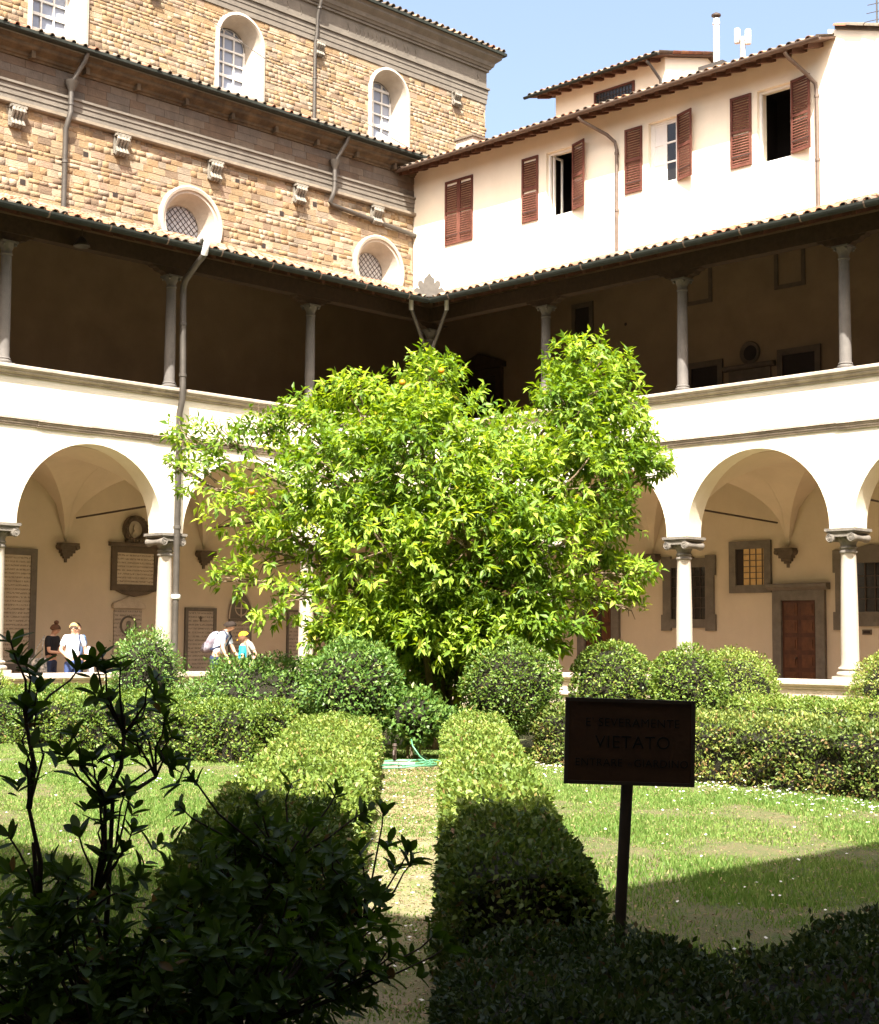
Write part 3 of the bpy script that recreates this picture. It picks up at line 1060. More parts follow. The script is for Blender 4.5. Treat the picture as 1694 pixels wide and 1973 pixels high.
# the mortar wall is opened behind each oculus by a dark recess ring: cut real holes
def cut(o, tool_mb):
    t = obj('cutter', tool_mb, MORTAR)
    bm_ = bmesh.new()
    bm_.from_mesh(t.data)
    bmesh.ops.recalc_face_normals(bm_, faces=bm_.faces)
    bm_.to_mesh(t.data)
    bm_.free()
    bm_ = bmesh.new()
    bm_.from_mesh(o.data)
    bmesh.ops.recalc_face_normals(bm_, faces=bm_.faces)
    bm_.to_mesh(o.data)
    bm_.free()
    md = o.modifiers.new('b', 'BOOLEAN')
    md.operation = 'DIFFERENCE'
    md.solver = 'EXACT'
    md.object = t
    dg = bpy.context.evaluated_depsgraph_get()
    dg.update()
    me = bpy.data.meshes.new_from_object(o.evaluated_get(dg))
    o.modifiers.clear()
    o.data = me
    bpy.data.objects.remove(t, do_unlink=True)


for c in OCU:
    cut(wall, MB().lathe([(.90, YC - .3), (.90, YC + .45)], (c[0], 0, c[1]), 40, axis=1))
# entablature of the lower stage
e = MB().sweep([(YC + .02, 13.94), (YC - .10, 13.95), (YC - .13, 13.98), (YC - .13, 14.05), (YC - .05, 14.08), (YC + .02, 14.08)], -12, 4.0, TCH)
obj('string_moulding', e, mat('string_moulding_stone', (0.24, 0.20, 0.15), 0.9, 0.3, 4.0, 0.3, 25, stain=(0.15, 0.12, 0.09)), church)
e = MB()
for k, (z0, z1, p) in enumerate(((14.083, 14.20, .03), (14.203, 14.33, .05), (14.333, 14.46, .07), (14.463, 14.52, .11))):
    e.box(-12, 4.0, YC - p, YC + .02, z0, z1)
obj('architrave', e, ENTAB, church)
fr = obj('frieze', MB().box(-12, 4.0, YC - .001, YC + .02, 14.523, 15.12), MORTAR, church)
z = 14.523
for hh in (.20, .20, .195):
    x = -12 + random.uniform(-.3, 0)
    while x < 4.0:
        l = random.uniform(.45, 1.0)
        x2 = min(x + l, 4.0)
        if x2 - x > .1:
            o = link('frieze_block', MB().box(-(x2 - x) / 2 + .004, (x2 - x) / 2 - .004, -.03 + random.uniform(-.004, .004), .0, .003, hh - .003).mesh('frieze_block', random.choice(FRIEZE)), fr, ((x + x2) / 2, YC, z))
        x = x2
    z += hh
cor = MB().sweep([(YC + .02, 15.12), (YC - .06, 15.13), (YC - .08, 15.17), (YC - .12, 15.19), (YC - .14, 15.25), (YC - .30, 15.33), (YC - .33, 15.37), (YC - .33, 15.42), (YC - .40, 15.46),
                  (YC - .43, 15.50), (YC + .02, 15.52)], -12, 4.35, TCH)
obj('cornice', cor, CORNICE, church)
for x in np.arange(-11.5, 4.2, 1.45):
    obj('cornice_joint', MB().box(x, x + .10, YC - .25, YC - .02, 15.135, 15.36), CORNICE, church)
# scroll brackets
br = MB()
for k in range(4):
    u = -.135 + k * .09
    pts = [(u, -.05, 0), (u, -.16, -.03), (u, -.19, -.11), (u, -.12, -.20), (u, -.08, -.28), (u, -.12, -.36), (u, -.16, -.42), (u, -.10, -.47), (u, -.03, -.45)]
    br.tube(pts, [.045, .05, .05, .042, .038, .042, .05, .045, .03], 7)
br.box(-.2, .2, -.2, 0, -.03, .03)
br.box(-.19, .19, -.07, 0, -.45, -.03)
bme = br.mesh('scroll_bracket', BRACKET, 40)
for k in range(-1, 5):
    link('scroll_bracket', bme, church, (-8.84 + 2.83 * k, YC, 13.90))
# lower eaves, roof and pipes
TCH_e = lambda s, d, z: (s, d, z)
g = MB().sweep([(YC - .44, 15.53), (YC - .56, 15.53), (YC - .60, 15.57), (YC - .60, 15.64), (YC - .44, 15.64)], -12, 4.55, TCH)
obj('gutter', g, GUTTER, church)
rf = MB().add([(-12, YC - .55, 15.66), (4.6, YC - .55, 15.66), (16, YU, 17.9), (-12, YU, 17.9)], [(0, 1, 2, 3)])
obj('lower_roof', rf, TILES[3], church)
def T3c(i, j):
    s = -11.9 + i * .30
    return (Vector((s, YC - .62 + j * .36, 15.63 + j * .36 * .31)), Vector((1, 0, 0)), Vector((0, 1, .31)).normalized(), Vector((0, -.31, 1)).normalized()) if s < 4.5 else None
roof_tiles(church, 'church_tiles', 56, 2, T3c, .30, .36, 56, pan=False, r=.065, wts=(0, 0, 1, 8))
for x, yb in ((-7.27, .0), (1.03, .0)):
    pipe(church, [(x, YC - .50, 15.56), (x - .03, YC - .42, 15.35), (x - .22, YC - .20, 14.86)], .055, GREYPIPE)
    obj('hopper', MB().lathe([(.07, 14.60), (.09, 14.66), (.16, 14.80), (.18, 14.86), (.15, 14.86)], (x - .24, YC - .2, 0), 10), GREYPIPE, church, smooth=50)
pipe(church, [(-7.51, YC - .2, 14.65), (-7.51, YC - .2, 14.1), (-7.55, YC - .18, 13.9), (-7.57, YC - .1, 13.7), (-7.57, YC - .1, 11.2)], .065, GREYPIPE, joints=(14.3, 12.9))
pipe(church, [(.79, YC - .2, 14.65), (.79, YC - .2, 14.1), (.76, YC - .18, 13.9), (.70, YC - .12, 13.68), (.80, YC - .1, 13.62), (4.0, YC - .1, 13.38)], .065, GREYPIPE, joints=(14.3,))

# clerestory
cw = obj('clerestory_wall', MB().box(-12, 14.1, YU + .005, YU + 1.2, 15, 22), MORTAR, church)
obj('end_wall', MB().box(13.0, 14.10, YU + 1.2, YU + 12, 15, 22), MORTAR, church)
WIN = (-3.95, 2.62, 9.16)
HW = .95
stone_wall(cw, -12, 14.12, 17.4, 21.72, YU, [lambda x, z, c=c: abs(x - c) < HW + .02 and (z < 20.8 or math.hypot(x - c, z - 20.75) < HW + .02) for c in WIN], 300, 'stones', (.09, .19))
for c in WIN:
    r = MB()
    zs = 20.75
    for (a, b, d0, d1) in ((.97, .97, YU + .02, YU - .09), (.97, .88, YU - .09, YU - .11), (.88, .84, YU - .11, YU - .06), (.84, .64, YU - .06, YU + .58), (.64, .60, YU + .58, YU + .58)):
        r.ring((c, zs), a, b, d0, d1, TCH, 24, half=True)
        for sg in (-1, 1):
            r.add([(c + sg * a, d0, 16.8), (c + sg * b, d1, 16.8), (c + sg * b, d1, zs), (c + sg * a, d0, zs)], [(0, 1, 2, 3)])
    o = obj('arched_window', r, PALE_STONE, church, smooth=35)
    xs = (-.62, -.21, .20, .62)
    for a, b in zip(xs[:-1], xs[1:]):
        z = 17.1
        while z < zs - .05:
            z2 = min(z + .44, zs)
            t_ = random.uniform(-.006, .006)
            obj('pane', MB().add([(c + a, YU + .64 + t_, z), (c + b, YU + .64 - t_, z), (c + b, YU + .64 - t_ * .5, z2), (c + a, YU + .64 + t_ * .5, z2)], [(0, 1, 2, 3)]), GLASS_PALE, o)
            z = z2
        top = [(c + a + (b - a) * q / 6, zs + math.sqrt(max(0, .63 ** 2 - (a + (b - a) * q / 6) ** 2))) for q in range(7)]
        obj('pane', MB().prism([(c + a, zs), (c + b, zs)] + top[::-1], YU + .64, YU + .645, TCH), GLASS_PALE, o)
    for x in (-.21, .20):
        obj('muntin', MB().box(c + x - .025, c + x + .025, YU + .58, YU + .63, 16.9, zs + .58), MUNTIN, o)
    for k in range(10):
        z = 17.1 + k * .44
        if z < zs + .5:
            hw_ = .62 if z < zs else math.sqrt(max(.01, .62 ** 2 - (z - zs) ** 2))
            obj('muntin', MB().box(c - hw_, c + hw_, YU + .57, YU + .625, z, z + (.06 if k % 3 else .09)), MUNTIN, o)
    mu = MB().ring((c, zs), .64, .58, YU + .58, YU + .58, TCH, 24, half=True)
    for sg in (-1, 1):
        mu.box(c + sg * .61 - .03, c + sg * .61 + .03, YU + .572, YU + .63, 16.9, zs)
    obj('sash', mu, MUNTIN, o)
    cut(cw, MB().prism([(c - .9, 16.7), (c + .9, 16.7)] + [(c + .9 * math.cos(math.pi * k / 20), zs + .9 * math.sin(math.pi * k / 20)) for k in range(21)], YU - .3, YU + .85, TCH))
e = MB()
for (z0, z1, p) in ((21.72, 21.90, .04), (21.903, 22.08, .06), (22.083, 22.25, .08), (22.253, 22.32, .13), (22.323, 22.95, .03), (22.953, 23.03, .1)):
    e.box(-12, 14.1 + p, YU - p, YU + 12, z0, z1)
obj('entablature', e, ENTAB, church)
# a worn row of carved strigils on the frieze
sme = MB().tube([(0, -.032, 22.45), (.03, -.045, 22.6), (0, -.045, 22.7), (-.02, -.032, 22.82)], [.012, .02, .02, .01], 5).mesh('carved_flute', ENTAB)
for x in np.arange(-2.5, 13.9, .19):
    if random.random() < .5 + .4 * math.sin(x * .9):
        link('carved_flute', sme, church, (x, YU, 0))
cpr = [(0, 23.033), (.14, 23.05), (.18, 23.12), (.22, 23.15), (.26, 23.28), (.40, 23.40), (.44, 23.44), (.44, 23.52), (.50, 23.60), (0, 23.62)]
e = MB()
vs = [(x, YU - p, z) for x in (-12, None) for p, z in cpr]
vs = [(-12, YU - p, z) for p, z in cpr] + [(14.1 + p, YU - p, z) for p, z in cpr] + [(14.1 + p, YU + 12, z) for p, z in cpr]
n = len(cpr)
fs = []
for b in (0, n):
    fs += [(b + i, b + n + i, b + n + (i + 1) % n, b + (i + 1) % n) for i in range(n)]
fs += [tuple(range(n)), tuple(range(3 * n - 1, 2 * n - 1, -1))]
e.add(vs, fs)
obj('upper_cornice', e, ENTAB, church)
obj('upper_gutter', MB().box(-12, 14.68, YU - .58, YU - .50, 23.58, 23.68).box(14.62, 14.70, YU - .5, YU + 12, 23.58, 23.68), GUTTER, church)
obj('upper_roof', MB().add([(-12, YU - .55, 23.70), (14.7, YU - .55, 23.70), (14.7, YU + 12, 25.5), (-12, YU + 12, 25.5)], [(0, 1, 2, 3)]), TILES[3], church)
def T3u(i, j):
    s = -2 + i * .30
    return (Vector((s, YU - .60 + j * .36, 23.70 + j * .36 * .2)), Vector((1, 0, 0)), Vector((0, 1, .2)).normalized(), Vector((0, -.2, 1)).normalized()) if s < 14.7 else None
roof_tiles(church, 'church_tiles', 58, 2, T3u, .30, .36, 58, pan=False, wts=(0, 1, 1, 6))
for k in range(-1, 4):
    link('scroll_bracket', bme, church, (-.72 + 3.3 * 2 * k / 1.0 - 0.0, YU, 21.70))
    link('scroll_bracket', bme, church, (5.98 + 6.6 * (k - 1), YU, 21.70)) if False else None
pipe(church, [(5.72, YU - .52, 23.5), (5.70, YU - .2, 22.6), (5.70, YU - .16, 21.9), (5.68, YU - .1, 21.6), (5.68, YU - .1, 17.0)], .06, GREYPIPE, joints=(22.8, 21.7, 20.4))
# slack cable across the facade
cab = []
a, b = Vector((-2.0, YU - .5, 21.9)), Vector((8.6, YC - .2, 15.2))
for k in range(25):
    t = k / 24
    p = a.lerp(b, t)
    p.z -= .5 * 4 * t * (1 - t)
    cab.append(p)
tag(obj('cable', MB().tube(cab, .012, 5), GREYPIPE), 'thin slack cable slung across the upper church wall', 'cable')


# ------------------------------------------------------------------ cream house above the right range
house = empty('cream_house', (4.0, -2, 11.5), 'cream plastered house with red-brown shutters above the right range', 'house')
HX = 4.0
TH = lambda s, d, z: (HX + d, -s, z)
E0, E1 = -4.83, 8.92
wall = obj('wall', MB().box(E0, E1, 0, .4, 11.45, 15.52, T=TH), HOUSE, house)
g = MB().prism([(E1 + .003, 11.45), (16, 11.45), (16, 13.35), (E1 + .003, 15.62)], -.015, .35, TH)
obj('gable_wall', g, HOUSE, house)
obj('rear_wall', MB().box(E0, 16, 7, 7.3, 10.9, 15.0, T=TH), HOUSE, house)
RS = .33
zr = lambda d: 15.12 + (d + .72) * RS
rf = MB().add([TH(E0 - .6, -.72, zr(-.72)), TH(E1 + .2, -.72, zr(-.72)), TH(E1 + .2, 7, zr(7)), TH(E0 - .6, 7, zr(7))] +
              [TH(E0 - .6, -.72, zr(-.72) + .05), TH(E1 + .2, -.72, zr(-.72) + .05), TH(E1 + .2, 7, zr(7) + .05), TH(E0 - .6, 7, zr(7) + .05)],
              [(0, 1, 2, 3), (4, 5, 6, 7), (0, 1, 5, 4), (1, 2, 6, 5), (2, 3, 7, 6), (3, 0, 4, 7)])
obj('roof_deck', rf, BOARD, house)
vme = MB().add([TH(x, d, zr(d) + z) for x in (-.06, .06) for d, z in ((-.66, -.11), (-.66, -.003), (.05, -.003), (.05, -.11))],
               [(0, 1, 2, 3), (7, 6, 5, 4), (0, 4, 5, 1), (1, 5, 6, 2), (2, 6, 7, 3), (3, 7, 4, 0)]).mesh('rafter_end', RAFTER, origin=(HX, 0, 0))
s = E0 - .3
while s < E1:
    link('rafter_end', vme, house, (HX, -s, 0))
    s += .42
prof = []
for k in range(9):
    a = math.pi + math.pi * k / 8
    prof.append((-.79 + .07 * math.cos(a), zr(-.72) + .045 + .085 * math.sin(a)))
prof += [(-.735, zr(-.72) + .045), (-.79, zr(-.72) - .01), (-.845, zr(-.72) + .045)]
obj('gutter', MB().sweep(prof, E0 - .65, E1 + .25, TH), mat('brown_gutter', (0.12, 0.085, 0.065), 0.5, 0.3, 8.0, metal=.2), house)
eH, uH = Vector((0, -1, 0)), Vector((1, 0, RS)).normalized()
def T3h(i, j):
    s = E0 - .55 + i * .25
    d = -.78 + j * .36
    return (Vector(TH(s, d, zr(d) + .05)), eH, uH, eH.cross(uH)) if s < E1 + .2 else None
roof_tiles(house, 'house_tiles', 60, 20, T3h, .25, .36, 300)
def T3g(i, j):
    s = E1 + .25 + i * .36 * 1.0
    z = 15.62 - .317 * (s - E1)
    return (Vector(TH(s + .36, -.08 + j * .24, z - .06)), Vector((1, 0, 0)), Vector((0, 1, .317)).normalized(), Vector((1, 0, 0)).cross(Vector((0, 1, .317)).normalized())) if s < 15.5 else None
roof_tiles(house, 'verge_tiles', 20, 3, T3g, .24, .36, 0)
obj('gable_roof', MB().prism([(E1 + .2, 15.56), (16, 13.40), (16, 13.46), (E1 + .2, 15.64)], -.06, 7, TH), TILES[3], house)


def shutter(parent, s0, s1, z0, z1, ang, hinge):
    """louvred leaf; ang = degrees it stands out from the wall, hinge = s of the hinge edge"""
    c, sn = math.cos(math.radians(ang)), math.sin(math.radians(ang))
    def T(s, d, z):
        u = s - hinge
        return TH(hinge + u * c + d * sn * (1 if u >= 0 else -1) * 0, -abs(u) * sn + d, z)
    w = s1 - s0
    m = MB()
    m.box(s0, s0 + .06, -.045, -.005, z0, z1, T=T).box(s1 - .06, s1, -.045, -.005, z0, z1, T=T)
    for z in (z0, (z0 + z1) / 2 - .03, z1 - .07):
        m.box(s0 + .06, s1 - .06, -.043, -.007, z, z + .07, T=T)
    o = obj('shutter', m, SHUTTER, parent)
    org = Vector(T((s0 + s1) / 2, 0, 0))
    sl = MB()
    a, b = s0 + .06, s1 - .06
    vs = [T(a, -.045, -.02), T(b, -.045, -.02), T(b, -.008, .03), T(a, -.008, .03), T(a, -.041, -.028), T(b, -.041, -.028), T(b, -.002, .022), T(a, -.002, .022)]
    sl.add(vs, [(0, 1, 2, 3), (7, 6, 5, 4), (0, 4, 5, 1), (1, 5, 6, 2), (2, 6, 7, 3), (3, 7, 4, 0)])
    me = sl.mesh('slat', SHUTTER, origin=org)
    z = z0 + .11
    while z < z1 - .10:
        if abs(z - (z0 + z1) / 2) > .06:
            link('slat', me, o, (org.x, org.y, z))
        z += .066
    ir = MB().box(s0 + .04, s1 - .02, -.055, -.046, z0 + .25, z0 + .27, T=T)
    obj('latch_bar', ir, IRON, o)
    return o


def window(parent, s0, s1, z0, z1, style, left=True):
    cut(wall, MB().box(s0, s1, -.2, .6, z0, z1, T=TH))
    f = MB().box(s0, s0 + .06, .10, .17, z0, z1, T=TH).box(s1 - .06, s1, .10, .17, z0, z1, T=TH).box(s0 + .06, s1 - .06, .101, .17, z1 - .06, z1, T=TH)
    f.box(s0 + .06, s1 - .06, .101, .17, z0, z0 + .05, T=TH)
    w = obj('window_frame', f, WHITE_PAINT, parent)
    room = MB()
    room.box(s0 - .6, s1 + .6, 1.8, 1.85, z0 - .8, z1 + .4, T=TH).box(s0 - .6, s1 + .6, .41, 1.8, z0 - .85, z0 - .8, T=TH).box(s0 - .6, s1 + .6, .41, 1.8, z1 + .4, z1 + .45, T=TH)
    room.box(s0 - .65, s0 - .6, .41, 1.8, z0 - .8, z1 + .4, T=TH).box(s1 + .6, s1 + .65, .41, 1.8, z0 - .8, z1 + .4, T=TH)
    obj('room', room, INSIDE, w)
    mid = (s0 + s1) / 2
    if style == 'half':
        c = MB()
        for (a, b) in ((s0 + .06, mid), (mid, s1 - .06)):
            c.box(a, a + .05, .12, .16, z0 + .05, z1 - .06, T=TH).box(b - .05, b, .12, .16, z0 + .05, z1 - .06, T=TH)
            for k in range(4):
                z = z0 + .05 + k * (z1 - z0 - .16) / 3
                c.box(a + .05, b - .05, .122, .158, z, z + .045, T=TH)
        obj('casement', c, WHITE_PAINT, w)
        obj('curtained_pane', MB().box(s0 + .11, mid - .05, .138, .145, z0 + .05, z1 - .06, T=TH), WHITE_PAINT, w)
        obj('window_pane', MB().box(mid + .05, s1 - .11, .138, .145, z0 + .05, z1 - .06, T=TH), GLASS_DARK, w)
    elif style == 'ajar':
        c = MB()
        a = s0 + .09
        for (d0, d1) in ((.18, .23), (.50, .55)):
            c.box(a, a + .04, d0, d1, z0 + .06, z1 - .07, T=TH)
        c.box(a, a + .04, .23, .50, z0 + .06, z0 + .11, T=TH).box(a, a + .04, .23, .50, z1 - .12, z1 - .07, T=TH)
        obj('casement', c, WHITE_PAINT, w)


# shut pair, two open windows, one half-glazed window
shutter(house, -3.50, -2.955, 12.84, 14.70, 0, -3.50)
shutter(house, -2.945, -2.40, 12.84, 14.70, 0, -2.40)
window(house, .33, 1.24, 12.90, 14.68, 'ajar')
shutter(house, -.53, .06, 12.92, 14.70, 0, .06)
shutter(house, 1.27, 1.84, 12.92, 14.70, 17, 1.27)
window(house, 3.77, 4.64, 13.0, 14.66, 'half')
shutter(house, 3.03, 3.58, 12.98, 14.66, 0, 3.58)
shutter(house, 4.68, 5.25, 12.98, 14.66, 17, 4.68)
window(house, 6.99, 7.90, 12.88, 14.66, 'open')
shutter(house, 6.25, 6.84, 12.92, 14.66, 0, 6.84)
shutter(house, 7.93, 8.52, 12.92, 14.66, 12, 7.93)
pipe(house, [TH(2.10, -.78, 15.05), TH(2.16, -.70, 14.95), TH(2.6, -.22, 14.6), TH(2.76, -.09, 14.4), TH(2.80, -.07, 14.2), TH(2.80, -.07, 11.2)], .045, COPPER, joints=(14.1, 12.6))
pipe(house, [TH(8.25, -.78, 15.05), TH(8.28, -.70, 14.95), TH(8.5, -.22, 14.6), TH(8.62, -.09, 14.4), TH(8.64, -.07, 14.2), TH(8.64, -.07, 11.2)], .045, COPPER, joints=(14.1, 12.6))
# roof terrace room behind
att = empty('roof_storey', (9.0, 1, 17), 'small cream attic storey with barred window above the house roof', 'attic')
AX = 8.4
TT = lambda s, d, z: (AX + d, -s, z)
obj('wall', MB().box(-3.15, 1.02, 0, .3, 15.5, 18.45, T=TT), HOUSE, att)
zr2 = lambda d: 18.28 + (d + .55) * .27
obj('end_wall', MB().add([TT(1.025, 0, 15.5), TT(1.025, 4.2, 15.5), TT(1.025, 4.2, 18.1), TT(1.025, 2.1, zr2(2.1) - .02), TT(1.025, 0, zr2(0) - .02)] +
                         [TT(.8, .3, 15.5), TT(.8, 4.2, 15.5), TT(.8, 4.2, 18.1), TT(.8, 2.1, zr2(2.1) - .02), TT(.8, .3, zr2(0) - .02)],
                         [(0, 1, 2, 3, 4), (9, 8, 7, 6, 5), (0, 4, 9, 5), (1, 6, 7, 2), (2, 7, 8, 3), (3, 8, 9, 4)]), HOUSE, att)
rf = MB()
for (d0, d1, z0, z1) in ((-.55, 2.1, zr2(-.55), zr2(2.1)), (2.1, 4.6, zr2(2.1), 17.95)):
    rf.add([TT(-3.75, d0, z0), TT(1.2, d0, z0), TT(1.2, d1, z1), TT(-3.75, d1, z1)] + [TT(-3.75, d0, z0 + .05), TT(1.2, d0, z0 + .05), TT(1.2, d1, z1 + .05), TT(-3.75, d1, z1 + .05)],
           [(0, 1, 2, 3), (4, 5, 6, 7), (0, 1, 5, 4), (1, 2, 6, 5), (2, 3, 7, 6), (3, 0, 4, 7)])
obj('roof', rf, BOARD, att)
def T3a(i, j):
    s = -3.7 + i * .25
    d = -.6 + j * .36
    return (Vector(TT(s, d, zr2(d) + .05)), eH, Vector((1, 0, .27)).normalized(), eH.cross(Vector((1, 0, .27)).normalized())) if s < 1.2 and d < 2.0 else None
roof_tiles(att, 'attic_tiles', 20, 8, T3a, .25, .36, 40)
vme2 = MB().add([TT(x, d, zr2(d) + z) for x in (-.06, .06) for d, z in ((-.5, -.10), (-.5, -.003), (.05, -.003), (.05, -.10))],
                [(0, 1, 2, 3), (7, 6, 5, 4), (0, 4, 5, 1), (1, 5, 6, 2), (2, 6, 7, 3), (3, 7, 4, 0)]).mesh('rafter_end', RAFTER, origin=(AX, 0, 0))
for k in range(11):
    link('rafter_end', vme2, att, (AX, 3.4 - k * .42, 0))
prof = [(-.62 + .06 * math.cos(math.pi + math.pi * k / 8), zr2(-.55) + .04 + .07 * math.sin(math.pi + math.pi * k / 8)) for k in range(9)] + [(-.62, zr2(-.55) - .0)]
obj('gutter', MB().sweep(prof, -3.9, 1.25, TT), GUTTER, att)
pipe(att, [TT(.8, -.6, 18.2), TT(.85, -.5, 18.1), TT(.93, -.12, 17.75), TT(.95, -.07, 17.5), TT(.95, -.07, 16.4)], .045, GREYPIPE)
w = obj('window_frame', frame_rect(TT, -1.60, -.08, 17.2, 18.02, .06, 0, .05), SHUTTER, att)
obj('window_pane', MB().box(-1.54, -.14, -.02, -.003, 17.26, 17.96, T=TT), GLASS_DARK, w)
g = MB()
for k in range(12):
    g.box(-1.5 + k * .12, -1.488 + k * .12, -.045, -.033, 17.26, 17.96, T=TT)
for k in range(5):
    g.box(-1.54, -.14, -.0325, -.021, 17.36 + k * .14, 17.372 + k * .14, T=TT)
obj('window_grille', g, IRON, w)
# flues and aerial
fl = empty('metal_flue', (7.6, -3.35, 16.9), 'tall pale metal flue pipe with dark cap on the house roof', 'flue')
obj('pipe', MB().lathe([(.09, 16.6), (.09, 18.45), (.105, 18.46), (.105, 18.52), (.09, 18.53), (.09, 18.62)], (7.6, -3.35, 0), 14), WHITEPIPE, fl, smooth=50)
obj('cap', MB().lathe([(.06, 18.6), (.06, 18.68), (.13, 18.70), (.13, 18.74), (.03, 18.80)], (7.6, -3.35, 0), 14), IRON, fl, smooth=50)
obj('base', MB().box(7.3, 7.9, -3.75, -2.95, 16.6, 17.28), GREYPIPE, fl)
fl = empty('vent_cluster', (7.6, -4.25, 16.9), 'short pale vent with twin cowls beside the tall flue', 'vent')
obj('stem', MB().lathe([(.075, 16.6), (.075, 17.75), (.10, 17.8), (.10, 17.85)], (7.6, -4.2, 0), 12), WHITEPIPE, fl, smooth=50)
for dy, h in ((.17, .12), (-.17, 0)):
    obj('cowl', MB().lathe([(.08, 17.62 + h), (.085, 17.65 + h), (.085, 18.0 + h), (.06, 18.03 + h)], (7.6, -4.2 + dy, 0), 12), WHITEPIPE, fl, smooth=50)
obj('crosspiece', MB().tube([(7.6, -4.03, 17.78), (7.6, -4.37, 17.78)], .05, 8), WHITEPIPE, fl)
an = empty('roof_aerial', (6, -9.5, 15), 'thin television aerial at the right edge of the roofs', 'aerial')
obj('mast', MB().tube([(6, -9.05, 14.6), (6, -9.05, 17.6)], .02, 6), GREYPIPE, an)
for k in range(5):
    obj('element', MB().tube([(6, -9.05 - .3 + .03 * k, 16.4 + .2 * k), (6, -9.05 + .3 - .03 * k, 16.45 + .2 * k)], .010, 5), GREYPIPE, an)
# small chimney block at the far left end of the house eave
ch = empty('roof_chimney', (5.0, 3.6, 16), 'squat pale chimney block on the far end of the house roof', 'chimney')
obj('stack', MB().box(4.9, 5.5, 3.3, 4.0, 15.6, 16.25), PALE_STONE, ch)
obj('cap', MB().box(4.85, 5.55, 3.25, 4.05, 16.253, 16.31), TILES[3], ch)


# ------------------------------------------------------------------ near ranges (behind the viewer; they shade the foreground)
NX = -26.95
for nm, T in (('near_range_west', lambda s, d, z: (NX - d, -s, z)), ('near_range_south', lambda s, d, z: (-s, NX - d, z))):
    nr = empty(nm, T(13, 0, 0), kind='structure')
    a0, a1 = (-6, 27.2) if nm.endswith('west') else (-6, 26.65)
    obj('near_wall', MB().box(a0, a1, .30, 5.0, 0, 9.7, T=T), PLASTER_IN, nr)
    obj('near_parapet', MB().box(a0, 26.0, -.25, .25, 5.6, 6.83, T=T), PLASTER, nr)
    vs = [T(s, d, z) for s, d, z in ((a0, -1.35, 9.6), (33, -1.35, 9.6), (33, 5, 9.6 + 2.1), (a0, 5, 9.6 + 2.1), (a0, -1.35, 9.6 + .15), (33, -1.35, 9.6 + .15), (33, 5, 9.6 + 2.3), (a0, 5, 9.6 + 2.3))]
    obj('near_sky_block', MB().box(a0, 33, 5.02, 11, 0, 20.5, T=T), PLASTER_IN, nr)  # taller unseen mass, added to cut sky light on the foreground
    obj('near_roof', MB().add(vs, [(0, 1, 2, 3), (4, 5, 6, 7), (0, 1, 5, 4), (1, 2, 6, 5), (2, 3, 7, 6), (3, 0, 4, 7)]), TILES[3], nr)

# ------------------------------------------------------------------ memorial tablets on the left range's back wall
def tablet(label, s0, s1, z0, z1, fw_, frame_m=SERENA, slab=TABLET, proud=.06):
    c = TA((s0 + s1) / 2, DEP, z0)
    t = empty('memorial_tablet', c, label, 'tablet', 'memorial tablets under the left vaults')
    if fw_:
        obj('frame', frame_rect(TA, s0, s1, z0, z1, fw_, DEP, proud), frame_m, t)
    obj('slab', MB().box(s0 + fw_, s1 - fw_, DEP - .035, DEP - .003, z0 + fw_, z1 - fw_, T=TA), slab, t, origin=c)
    return t


def cross(parent, s, z, h, w=.02):
    obj('cross', MB().box(s - w, s + w, DEP - .048, DEP - .036, z - h, z + h * .8, T=TA).box(s - h * .6, s - w - .001, DEP - .048, DEP - .036, z - w + h * .15, z + w + h * .15, T=TA)
        .box(s + w + .001, s + h * .6, DEP - .048, DEP - .036, z - w + h * .15, z + w + h * .15, T=TA), SERENA_D, parent)


def relief_head(parent, s, z, r, m):
    """low relief of a profile bust inside a roundel"""
    b = MB()
    pts = [(-.10, -.75), (.55, -.75), (.50, -.45), (.22, -.28), (.20, -.05), (.36, .05), (.30, .12), (.40, .20), (.30, .34), (.30, .55), (.10, .70), (-.18, .66), (-.30, .42), (-.24, .10), (-.14, -.22), (-.38, -.45), (-.45, -.75)]
    b.prism([(s + p[0] * r, z + p[1] * r) for p in pts], DEP - .075, DEP - .036, TA)
    obj('portrait', b, m, parent)


t = tablet('tall inscribed slab in grey frame at the far left edge', 8.43, 9.95, .85, 3.57, .15)
t = tablet('square inscribed tablet below a carved roundel beside the downpipe', 5.17, 6.49, 2.70, 3.74, .145, SERENA_D)
f = MB().sweep([(DEP - .003, 3.743), (DEP - .08, 3.75), (DEP - .14, 3.80), (DEP - .14, 3.83), (DEP - .003, 3.84)], 5.09, 6.57, TA)
f.prism([(5.3, 2.697), (5.5, 2.62), (5.83, 2.56), (6.16, 2.62), (6.36, 2.697)], DEP - .07, DEP - .003, TA)
obj('moulding', f, SERENA_D, t)
rd = empty('portrait_roundel', TA(5.87, DEP, 3.85), 'round carved stone portrait wreath above the square tablet', 'roundel')
r = MB().ring((5.87, 4.16), .33, .33, DEP - .003, DEP - .10, TA, 30).ring((5.87, 4.16), .33, .23, DEP - .10, DEP - .14, TA, 30).ring((5.87, 4.16), .23, .20, DEP - .14, DEP - .03, TA, 30)
for k in range(20):
    a = 2 * math.pi * k / 20
    r.lathe([(.001, -.04), (.035, -.02), (.04, 0), (.03, .03), (.001, .04)], TA(5.87 + .285 * math.cos(a), DEP - .13, 4.16 + .285 * math.sin(a)), 6, caps=False)
r.box(5.62, 6.12, DEP - .12, DEP - .003, 3.845, 3.90, T=TA)
obj('wreath', r, SERENA_D, rd, smooth=40)
obj('disc', MB().ring((5.87, 4.16), .205, .001, DEP - .03, DEP - .035, TA, 24), MARBLE, rd)
relief_head(rd, 5.87, 4.15, .17, MARBLE)
